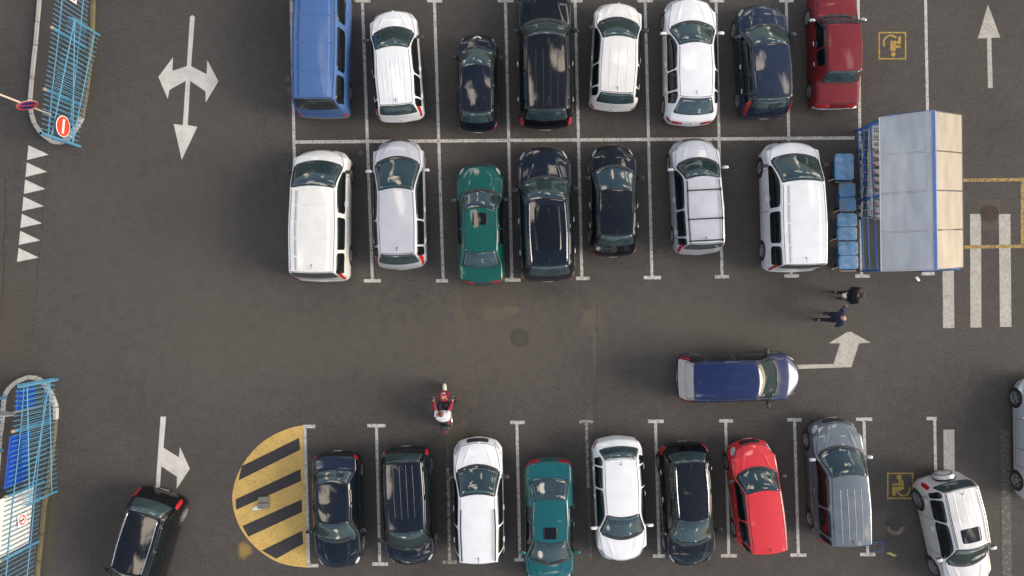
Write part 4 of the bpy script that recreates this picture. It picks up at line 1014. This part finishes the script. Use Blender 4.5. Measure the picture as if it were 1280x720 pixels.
# shopping trolleys, nested
WIRE = mat('trolley_wire', (.72, .72, .66), .4); REDPL = mat('red_plastic', (.55, .03, .05), .45)
def trolley():
    root = empty('shopping_trolley'); W0, W1, L_ = .29, .24, .78
    mb = MB()
    top = [(-L_ / 2, -W0, .98), (-L_ / 2, W0, .98), (L_ / 2, W1, .88), (L_ / 2, -W1, .88)]; bot = [(-L_ / 2 + .1, -W0 + .05, .62), (-L_ / 2 + .1, W0 - .05, .62), (L_ / 2 - .04, W1 - .03, .55), (L_ / 2 - .04, -W1 + .03, .55)]
    lp = lambda a, b, t: tuple(a[i] + (b[i] - a[i]) * t for i in range(3))
    for i in range(4):
        j = (i + 1) % 4; mb.tube([top[i], top[j]], .014, 4, False); mb.tube([bot[i], bot[j]], .011, 4, False); mb.tube([lp(top[i], bot[i], .5), lp(top[j], bot[j], .5)], .008, 4, False)
        for k in range(7): t = k / 7; mb.tube([lp(top[i], top[j], t), lp(bot[i], bot[j], t)], .008, 4, False)
    for k in range(1, 7): mb.tube([lp(bot[0], bot[1], k / 7), lp(bot[3], bot[2], k / 7)], .009, 4, False)
    for k in range(1, 6): mb.tube([lp(bot[0], bot[3], k / 6), lp(bot[1], bot[2], k / 6)], .009, 4, False)
    mb.build('basket', WIRE, root)
    V = [(-L_ / 2 + .04, -W0 + .03, .96), (-L_ / 2 + .04, W0 - .03, .96), (-L_ / 2 + .10, W0 - .05, .70), (-L_ / 2 + .10, -W0 + .05, .70)]
    MB().add(V + [(v[0] + .012, v[1], v[2]) for v in V], [(3, 2, 1, 0), (4, 5, 6, 7), (0, 1, 5, 4), (1, 2, 6, 5), (2, 3, 7, 6), (3, 0, 4, 7)]).build('seat_flap', PLATE, root)
    fr = MB()
    for s in (-1, 1): fr.tube([(-L_ / 2 - .06, s * .26, 1.02), (-L_ / 2 + .02, s * .26, .55), (-L_ / 2 + .05, s * .25, .14), (L_ / 2 - .08, s * .18, .16)], .013, 5)
    fr.build('frame', WIRE, root)
    MB().tube([(-L_ / 2 - .07, -.27, 1.03), (-L_ / 2 - .07, .27, 1.03)], .019, 8).build('handle', PLATE, root, True)
    for s in (-1, 1): MB().box((-L_ / 2 - .07, s * .25, 1.03), (.055, .085, .055), bev=.012).build('handle_end', REDPL, root)
    for x in (-L_ / 2 + .06, L_ / 2 - .1):
        for s in (-1, 1): MB().lathe([(.001, -.014), (.06, -.014), (.06, .014), (.001, .014)], 10, 'y', (x, s * (.25 if x < 0 else .17), .062)).build('castor', RUBBER, root)
    return root
tp = trolley(); first = True
for rowi, (dx, y0, n) in enumerate(((.36, 169, 10), (.98, 172, 9))):
    for k in range(n):
        t = tp if first else copy_tree(tp); first = False
        a = G(1070, y0 + 9.2 * k); t.location = (a.x + dx + .0 * k + random.uniform(-.02, .02), a.y - .28, 0); t.rotation_euler = (0, 0, math.pi / 2 + random.uniform(-.03, .03))
        fr = 'rearmost' if k == 0 else 'frontmost' if k == n - 1 else None
        nth = ['first', 'second', 'third', 'fourth', 'fifth', 'sixth', 'seventh', 'eighth', 'ninth', 'tenth'][k]
        tag(t, 'wire shopping trolley, %s from the back of the %s row in the bay' % (nth, 'open-side' if rowi == 0 else 'roofed inner'), 'trolley', 'nested shopping trolleys in the bay')

# blue wheeled bins
BIN = mat('bin_blue', (0.075, 0.25, 0.47), .5, var=.25, scale=6, dirt=(.46, .52, .56), dirt_amt=.9)
BIN2 = mat('bin_blue_dark', (0.035, 0.16, 0.36), .5, var=.2, scale=8)
BINR = mat('bin_rusty', (0.075, 0.25, 0.47), .6, var=.25, scale=5, dirt=(.22, .16, .11), dirt_amt=.9)
def bin_(label, x0, y0, x1, y1, seam, rz=0, rust=False):
    h = .62; a, b = G(x0, y0, h), G(x1, y1, h); c = (a + b) / 2; w, d_ = abs(b.x - a.x), abs(a.y - b.y)
    root = empty('wheeled_bin', (c.x, c.y, 0), rz); tag(root, label, 'bin', 'blue bins beside the trolley bay')
    mb = MB(); V = []
    for (k, z) in ((.60, .08), (.64, .10), (.84, .50), (.92, .54), (.92, .57)):
        for i in range(16):
            t = 2 * math.pi * i / 16; f = lambda q: math.copysign(abs(q) ** .35, q); V.append((f(math.cos(t)) * w / 2 * k, f(math.sin(t)) * d_ / 2 * k, z))
    mb.add(V, [(r * 16 + i, r * 16 + (i + 1) % 16, r * 16 + 16 + (i + 1) % 16, r * 16 + 16 + i) for r in range(4) for i in range(16)] + [tuple(range(15, -1, -1))]); mb.build('tub', BIN2, root, True)
    if seam:
        for s, k in ((1, 'lid'), (-1, 'lid')):
            MB().sell((0, s * d_ * .252, .595), (w, d_ * .485, .075), .28, 24, 8).build(k, BINR if rust else BIN, root, True)
        MB().tube([(-w * .46, 0, .615), (w * .46, 0, .615)], .014, 6).build('hinge', BIN2, root)
    else: MB().sell((0, 0, .595), (w, d_ * .98, .075), .25, 24, 8).build('lid', BIN, root, True)
    for s in (-1, 1): MB().lathe([(.001, -.02), (.09, -.02), (.09, .02), (.001, .02)], 12, 'x', (s * w * .30, -d_ * .38, .09)).build('wheel', RUBBER, root)
    MB().tube([(-w * .40, -d_ * .50, .54), (-w * .40, -d_ * .56, .57), (w * .40, -d_ * .56, .57), (w * .40, -d_ * .50, .54)], .015, 6).build('handle', GALV, root)
    MB().tube([(-w * .42, -d_ * .42, .50), (-w * .60, -d_ * .46, .38), (-w * .66, -d_ * .50, .36)], .02, 6).build('hook', GALV, root)
bin_('plain blue bin with one-piece lid, farthest up of the four', 1043.5, 191.5, 1067.5, 225.5, False)
bin_('blue bin with rust-brown patches on its lid', 1049, 228.5, 1070, 264.5, True, R_(2), True)
bin_('blue bin with dented two-part lid between the rusty bin and the lowest bin', 1046.8, 266.5, 1071.5, 300.5, True)
bin_('lowest of the four blue bins at the foot of the trolley bay', 1048.2, 301.5, 1073, 336.5, True, R_(1))

# ------------------------------------------------------------------ covers, blocks, litter
IRON = mat('cast_iron', (.074, .064, .053), .75, metal=.2, var=.3, scale=20, bump=.5, bscale=40); RUSTI = mat('rusty_iron', (.050, .026, .021), .8, var=.35, scale=14, bump=.5, bscale=40)
CONC = mat('concrete', (.21, .19, .16), .9, var=.25, scale=12, bump=.4); PATCHM = mat('old_patch', (.075, .068, .05), .95, var=.3, scale=8, bump=.4)
GRITM = mat('grit', (.088, .075, .060), .95, var=.3, scale=25)
def manhole(label, px, py, r, m, collar=True):
    p = g2(px, py); root = empty('manhole_cover', (p[0], p[1], 0)); tag(root, label, 'manhole cover')
    mb = MB()
    prof = [(r, 0.0), (r, .012), (r * .90, .013), (r * .885, .006), (r * .85, .006), (r * .84, .014), (r * .70, .014), (r * .69, .008), (r * .55, .008), (r * .54, .014), (r * .40, .014), (r * .39, .008), (r * .22, .008), (r * .21, .014), (.001, .014)]
    mb.lathe(prof, 32); mb.build('lid', m, root, angle=30)
    for k, rr in enumerate((.30, .475, .62, .77, .92)):
        MB().lathe([(r * (rr - .035), .0145), (r * rr, .016), (r * (rr + .035), .0145)], 32, caps=False).build('ring', GRITM if k % 2 == 0 else m, root, True)
    mb2 = MB()
    for k in range(12):
        a = k * math.pi / 6; mb2.box((math.cos(a) * r * .62, math.sin(a) * r * .62, .013), (r * .28, .018, .008), a)
    tag(mb2.build('ribs', m, root), kind='stuff')
manhole('round iron manhole cover in the middle lane', 650.5, 422.5, .34, IRON)
manhole('rusty round manhole cover between the crossing stripes', 1237, 267, .34, RUSTI)
manhole('round manhole cover with a ring of crumbled stones in the wheelchair bay', 1118.5, 656, .34, IRON)
up_sheet('asphalt_patch', [crop(1160, 210, 3.425, [(210, 138), (310, 135), (306, 265), (208, 268)])], PATCHM, 0.003, ground)
mb = MB(); p = G(1118.5, 656)
for k in range(13):
    a = R_(200 + k * 12); r = .27 + .04 * random.random()
    mb.box((r * math.cos(a), r * math.sin(a), .03), (.035 + .015 * random.random(), .13 + .03 * random.random(), .035), a + math.pi / 2 + random.uniform(-.2, .2), .01)
o = mb.build('crumbled_stones', mat('pale_stone', (.24, .20, .14), .9, var=.3, scale=20), loc=(p.x, p.y, 0)); tag(o, 'ring of crumbled pale stones on the manhole of the wheelchair bay', 'rubble', kind='stuff')
dg = G(1097.5, 683.5); root = empty('drain_grate', (dg.x, dg.y, 0)); tag(root, 'square drain grate with blue painted frame at the foot of the wheelchair bay', 'drain grate')
for s in (-1, 1):
    MB().box((s * .18, 0, .009), (.02, .38, .014)).build('frame_side', BAYB, root); MB().box((0, s * .18, .009), (.338, .02, .014)).build('frame_side', BAYB, root)
MB().box((0, 0, .004), (.33, .33, .004)).build('plate', IRON, root); MB().box((-.02, .03, .011), (.03, .14, .012)).build('grip', RUBBER, root)
def litter(name, label, pts, m, z=0.012, cat='litter'):
    P = [Vector(g2(*p)) for p in pts]; c = sum(P, Vector((0, 0))) / len(P); mb = MB(); n = len(P)
    V = [(p.x - c.x, p.y - c.y, random.uniform(0, .015)) for p in P] + [(0, 0, .02)]
    mb.add(V, [(i, (i + 1) % n, n) for i in range(n)]); me = bpy.data.meshes.new(name); me.from_pydata(mb.v, [], mb.f)
    o = link(name, me, m, None, (c.x, c.y, z)); md = o.modifiers.new('t', 'SOLIDIFY'); md.thickness = .006; tag(o, label, cat); return o
litter('plastic_scrap', 'yellow green plastic scrap beside the drain grate', [(1107, 691), (1113, 690.3), (1121, 694.5), (1116, 695)], mat('lime', (.42, .44, .07), .5))
litter('paper_scrap', 'white paper scrap with red print on the yellow half circle', [(315, 637.5), (319, 632.5), (330, 630.5), (326, 637)], SIGNW)
litter('cardboard_scrap', 'small square of brown cardboard between the white van and the silver hatchback', [(446.5, 190), (452, 187.8), (454.8, 192), (449.3, 195.5)], mat('cardboard', (.13, .105, .08), .9))
litter('paper_scrap', 'crumpled white paper at the lower end of the trolley bay', [(1143, 347), (1146.5, 345.5), (1150, 350.5), (1147.5, 352)], SIGNW)
for i, (y, lb) in enumerate(((623.6, 'upper of two grey concrete blocks lying on the yellow half circle'), (631.5, 'lower of two grey concrete blocks lying on the yellow half circle'))):
    p = G(330.5 - .3 * i, y); o = MB().box((0, 0, 0), (.40, .19, .10), bev=.012).build('concrete_block', CONC, loc=(p.x, p.y, .058), rot=(0, 0, R_(2 + i))); tag(o, lb, 'block')

# ------------------------------------------------------------------ people
SKIN = mat('skin', (.50, .28, .20), .55, var=.08); 
def skin_obj(name, chains, m, parent, sub=2):
    """chains: list of [(x,y,z,r),...]; an index tuple (c,i) as first element joins a chain to an earlier vertex"""
    V, E, Rr, roots, idx = [], [], [], [], {}
    for ci, ch in enumerate(chains):
        prev = None
        for i, q in enumerate(ch):
            if len(q) == 2: prev = idx[q]; idx[(ci, i)] = prev; continue
            V.append(q[:3]); Rr.append(q[3]); k = len(V) - 1; idx[(ci, i)] = k
            if prev is not None: E.append((prev, k))
            elif i == 0: roots.append(k)
            prev = k
    me = bpy.data.meshes.new(name); me.from_pydata(V, E, []); o = link(name, me, m, parent)
    md = o.modifiers.new('skin', 'SKIN'); md.use_smooth_shade = True
    lay = me.skin_vertices[0].data if me.skin_vertices else None
    if lay is None:
        bm = bmesh.new(); bm.from_mesh(me); bm.verts.layers.skin.verify(); bm.to_mesh(me); bm.free(); lay = me.skin_vertices[0].data
    for i, r in enumerate(Rr):
        rr = r if isinstance(r, tuple) else (r, r); lay[i].radius = rr; lay[i].use_root = i in roots
    if sub: s = o.modifiers.new('sub', 'SUBSURF'); s.levels = sub; s.render_levels = sub
    return o

def hand_chains(w, fwd, side):
    """palm and five curled fingers from wrist w; fwd = direction of the fingers"""
    w = Vector(w); f = Vector(fwd).normalized(); s = Vector(side).normalized(); dn = f.cross(s).normalized()
    if dn.z > 0: dn = -dn
    palm = w + f * .055; out = []
    for k, (o, ln) in enumerate(((-.030, .062), (-.010, .072), (.010, .068), (.030, .054))):
        a = palm + s * o + f * .03; b = a + f * ln * .55 + dn * .012; c = b + f * ln * .35 + dn * .03
        out.append([(*a, .010), (*b, .009), (*c, .008)])
    a = w + f * .03 - s * .03; b = a - s * .03 + f * .025 + dn * .01; c = b + f * .03 + dn * .015
    out.append([(*a, .012), (*b, .010), (*c, .009)])
    return palm, out

def person(label, loc, rz, P, clothes, hair, jacket_m, leg_m, shoe_m, sleeve_m=None, skin=SKIN, root_name='person'):
    root = empty(root_name, loc, rz); tag(root, label, 'person')
    pel, sp, chs, nk, hd = P['pelvis'], P['spine'], P['chest'], P['neck'], P['head']
    ch = [[(*pel, (.12, .09)), (*sp, (.10, .08)), (*chs, (.10, .07)), (*nk, .052), (*(Vector(nk).lerp(Vector(hd), .5)), .062), (*hd, (.080, .095)), (*(Vector(hd) + Vector(P['up']) * .09), (.062, .075))]]
    fw, lf_ = Vector(P['face']), Vector(P['up']).cross(Vector(P['face'])).normalized()
    ch.append([(0, 5), (*(Vector(hd) + fw * .10 - Vector(P['up']) * .01), .018)])
    for s in (-1, 1): ch.append([(0, 5), (*(Vector(hd) + lf_ * s * .088), .020)])
    bk_ = P.get('bulk', 1.25); jk = [[(*pel, (.165 * bk_, .135 * bk_)), (*sp, (.160 * bk_, .130 * bk_)), (*chs, (.185 * bk_, .145 * bk_)), (*(Vector(chs).lerp(Vector(nk), .72)), .10)]]
    tr = []; sh = []; fingers = []; sl = []
    for s, k in ((1, 'l'), (-1, 'r')):
        S, E, Wd = P['sh_' + k], P['el_' + k], P['wr_' + k]; f = (Vector(Wd) - Vector(E)).normalized(); side = Vector((0, 0, 1)).cross(f); side = side.normalized() if side.length > .1 else Vector((0, 1, 0))
        palm, fi_ = hand_chains(Wd, f, side * s)
        ch.append([(0, 2), (*S, .040), (*E, .040), (*Wd, .028), (*palm, (.036, .020))]); fingers += fi_
        a = [(*S, .095), (*Vector(S).lerp(Vector(E), .5), .080), (*E, .070), (*Vector(E).lerp(Vector(Wd), .9), .052)]
        cut = P.get('cut', 1); jk.append([(0, 2)] + a[:cut] if sleeve_m else [(0, 2)] + a); sl.append(a[max(0, cut - 1):])
        Hp, K, A, T = P['hip_' + k], P['kn_' + k], P['an_' + k], P['toe_' + k]
        ch.append([(0, 0), (*Hp, .085), (*K, .055), (*A, .038), (*T, .032)])
        tr.append([(*Hp, .105), (*Vector(Hp).lerp(Vector(K), .5), .088), (*K, .072), (*Vector(K).lerp(Vector(A), 1.02), .066)])
        d = Vector(T) - Vector(A); hl = Vector(A) - Vector((d.x, d.y, 0)) * .35; sh.append([(hl.x, hl.y, max(T[2], A[2] - .06) + .005, .048), (A[0], A[1], max(T[2], A[2] - .05) + .012, .056), (*T, .050), (T[0] + d.x * .3, T[1] + d.y * .3, T[2] - .004, .040)])
    body = skin_obj('body', ch + fingers, skin, root)
    skin_obj('jacket', jk, jacket_m, root)
    if sleeve_m:
        for a in sl: skin_obj('sleeve', [a], sleeve_m, root)
    skin_obj('trousers', [[(*pel, (.15, .12)), *tr[0]], [(0, 0), *tr[1]]], leg_m, root)
    for q in sh: skin_obj('shoe', [q], shoe_m, root)
    up = Vector(P['up']); h = Vector(hd)
    if hair:
        hm_, full = hair; mb = MB(); rot = up.to_track_quat('Z', 'X').to_matrix()
        c = h + up * .045 - fw * (.022 if full else .05)
        mb.sell(c, (.205, .19, .19) if full else (.16, .185, .11), .95, 16, 10, rot); mb.build('hair', hm_, root, True)
    for s in (-1, 1):
        e = h + fw * .083 + lf_ * s * .032 + up * .012; MB().sell(e, (.018, .022, .016), 1, 8, 6).build('eye', RUBBER, root, True)
    mo = h + fw * .088 - up * .045; MB().sell(mo, (.012, .045, .012), 1, 8, 6).build('mouth', mat('lips', (.32, .10, .09), .5), root, True)
    return root
NAVYC = mat('navy_cloth', (.016, .022, .055), .85, var=.25, scale=10, bump=.3); BLACKC = mat('black_cloth', (.010, .010, .012), .85, var=.25, scale=10, bump=.3)
DENIM = mat('dark_denim', (.014, .018, .030), .9, var=.2); SHOE = mat('dark_shoe', (.012, .011, .010), .6); HAIRB = mat('brown_hair', (.055, .028, .012), .6, var=.3, scale=30); HAIRR = mat('red_brown_hair', (.13, .04, .025), .6, var=.3, scale=30)
GREYH = mat('short_grey_hair', (.22, .17, .13), .8)
def walk_pose(lead=1, arm=.5):
    a = .15 * lead
    return dict(pelvis=(0, 0, .94), spine=(.01, 0, 1.12), chest=(.03, 0, 1.36), neck=(.05, 0, 1.52), head=(.08, 0, 1.66), up=(.05, 0, 1), face=(1, 0, -.05),
                sh_l=(.03, .20, 1.42), el_l=(.02 - arm * .25 * lead, .27, 1.14), wr_l=(.10 - arm * .35 * lead, .27, .92), sh_r=(.03, -.20, 1.42), el_r=(.02 + arm * .25 * lead, -.27, 1.15), wr_r=(.14 + arm * .45 * lead, -.28, .97),
                hip_l=(0, .095, .90), kn_l=(.06 + a * .6, .10, .50), an_l=(a, .10, .10), toe_l=(a + .15, .11, .045), hip_r=(0, -.095, .90), kn_r=(.06 - a * .3, -.10, .49), an_r=(-a - .02, -.10, .12), toe_r=(-a + .12, -.11, .045))
pz = walk_pose(1, .7)
pz.update(el_r=(-.16, -.30, 1.20), wr_r=(-.34, -.36, 1.02), sh_r=(-.01, -.22, 1.42), el_l=(.10, .28, 1.14), wr_l=(-.02, .30, .92))
p1 = G(1022.5, 395.5)
person('person in navy jacket with bare head and swinging arms walking on the lane', (p1.x + .20, p1.y, 0), R_(184), {**pz}, None, None, NAVYC, DENIM, SHOE)
pz = walk_pose(-1, .3); pz.update(el_l=(.12, .26, 1.14), wr_l=(.32, .10, 1.10), el_r=(.10, -.26, 1.14), wr_r=(.30, -.06, 1.12))
p2 = G(1042, 369.5)
person('person in black jacket with brown hair holding a pale slip, walking above the navy jacket', (p2.x + .20, p2.y, 0), R_(176), pz, None, (HAIRB, True), BLACKC, DENIM, SHOE)
q = Vector((.36, .02, 1.13)); q.rotate(Euler((0, 0, R_(176)))); o = MB().box((0, 0, 0), (.12, .16, .02), bev=.005).build('paper_slip', SIGNW, loc=(p2.x + .20 + q.x, p2.y + q.y, 1.14), rot=(0, 0, .3)); tag(o, 'pale slip held by the person in the black jacket', 'paper')

# ------------------------------------------------------------------ scooter with rider
SR = mat('scooter_red', (.30, .012, .035), .3, coat=1); sc = G(557.5, 506); sco = empty('motor_scooter', (sc.x, sc.y, 0), R_(91)); tag(sco, 'red motor scooter with pale front mudguard on the middle lane', 'scooter')
ty = MB().lathe([(.15, -.05), (.22, -.05), (.245, 0), (.22, .05), (.15, .05), (.15, -.05)], 22, 'y', caps=False).mesh('tyre', True); ty.materials.append(TYRE)
rmb = MB().lathe([(.001, -.04), (.155, -.045), (.155, .045), (.001, .04)], 18, 'y').mesh('rim', True); rmb.materials.append(RIM)
for x in (.58, -.52):
    w = link('wheel', ty, None, sco, (x, 0, .245)); link('rim', rmb, None, w)
MB().sell((.62, 0, .44), (.42, .15, .18), .7, 16, 8).build('front_mudguard', mat('pale_plastic', (.62, .62, .50), .4), sco, True)
MB().sell((.44, 0, .78), (.22, .40, .62), .6, 16, 10, Matrix.Rotation(R_(-22), 3, 'Y')).build('front_shield', SR, sco, True)
MB().sell((.12, 0, .34), (.62, .34, .10), .35, 16, 6).build('footboard', PLASTIC, sco, True)
MB().sell((-.34, 0, .58), (.76, .36, .36), .6, 18, 10).build('rear_body', SR, sco, True)
MB().sell((-.30, 0, .80), (.72, .30, .14), .5, 16, 8).build('seat', RUBBER, sco, True)
MB().tube([(.34, -.36, 1.02), (.40, -.20, 1.06), (.44, 0, 1.04), (.40, .20, 1.06), (.34, .36, 1.02)], .017, 8).build('handlebar', RUBBER, sco, True)
MB().sell((.45, 0, 1.02), (.20, .26, .16), .6, 14, 8).build('instrument_cowl', SR, sco, True)
MB().lathe([(.001, 1.105), (.06, 1.105), (.065, 1.09)], 16, 'z', (.42, 0, 0)).build('dial', mat('gold_dial', (.40, .26, .08), .35), sco, True)
MB().sell((.55, 0, .98), (.07, .16, .12), .9, 12, 8).build('headlight', LAMP, sco, True)
for s in (-1, 1):
    mb = MB().tube([(.40, s * .22, 1.06), (.43, s * .34, 1.20)], .009, 5); mb.sell((.42, s * .42, 1.22), (.05, .17, .10), .7, 12, 6); mb.build('wing_mirror', RUBBER, sco, True)
    MB().tube([(.37, s * .28, 1.035), (.335, s * .39, 1.02)], .022, 8).build('grip', RUBBER, sco, True)
MB().sell((-.66, -.05, .92), (.20, .36, .26), .4, 14, 8).build('top_box', PLASTIC, sco, True)
MB().sell((-.84, 0, .66), (.05, .14, .08), .6, 10, 6).build('tail_light', REDL, sco, True)
MB().tube([(-.2, -.20, .26), (-.75, -.22, .34)], .04, 8).build('exhaust', CHROME, sco, True)
WJ = mat('white_jacket', (.66, .64, .68), .8, var=.12, scale=8, bump=.3); SLV = mat('red_sleeve', (.28, .015, .04), .75, var=.2, scale=9)
rp = dict(bulk=1.75, cut=2, pelvis=(-.24, 0, .96), spine=(-.22, 0, 1.12), chest=(-.14, .02, 1.34), neck=(-.07, .03, 1.48), head=(-.03, .03, 1.61), up=(.12, 0, 1), face=(1, 0, -.12),
          sh_l=(-.10, .20, 1.39), el_l=(.12, .29, 1.20), wr_l=(.32, .33, 1.09), sh_r=(-.12, -.17, 1.39), el_r=(.12, -.27, 1.20), wr_r=(.32, -.33, 1.09),
          hip_l=(-.24, .10, .93), kn_l=(.18, .19, .84), an_l=(.10, .17, .46), toe_l=(.26, .18, .425), hip_r=(-.24, -.10, .93), kn_r=(.18, -.24, .80), an_r=(.06, -.34, .46), toe_r=(.20, -.40, .425))
person('person in white jacket with red sleeves riding the red scooter', (sc.x, sc.y, 0), R_(91), rp, None, (HAIRR, True), WJ, DENIM, SHOE, SLV)
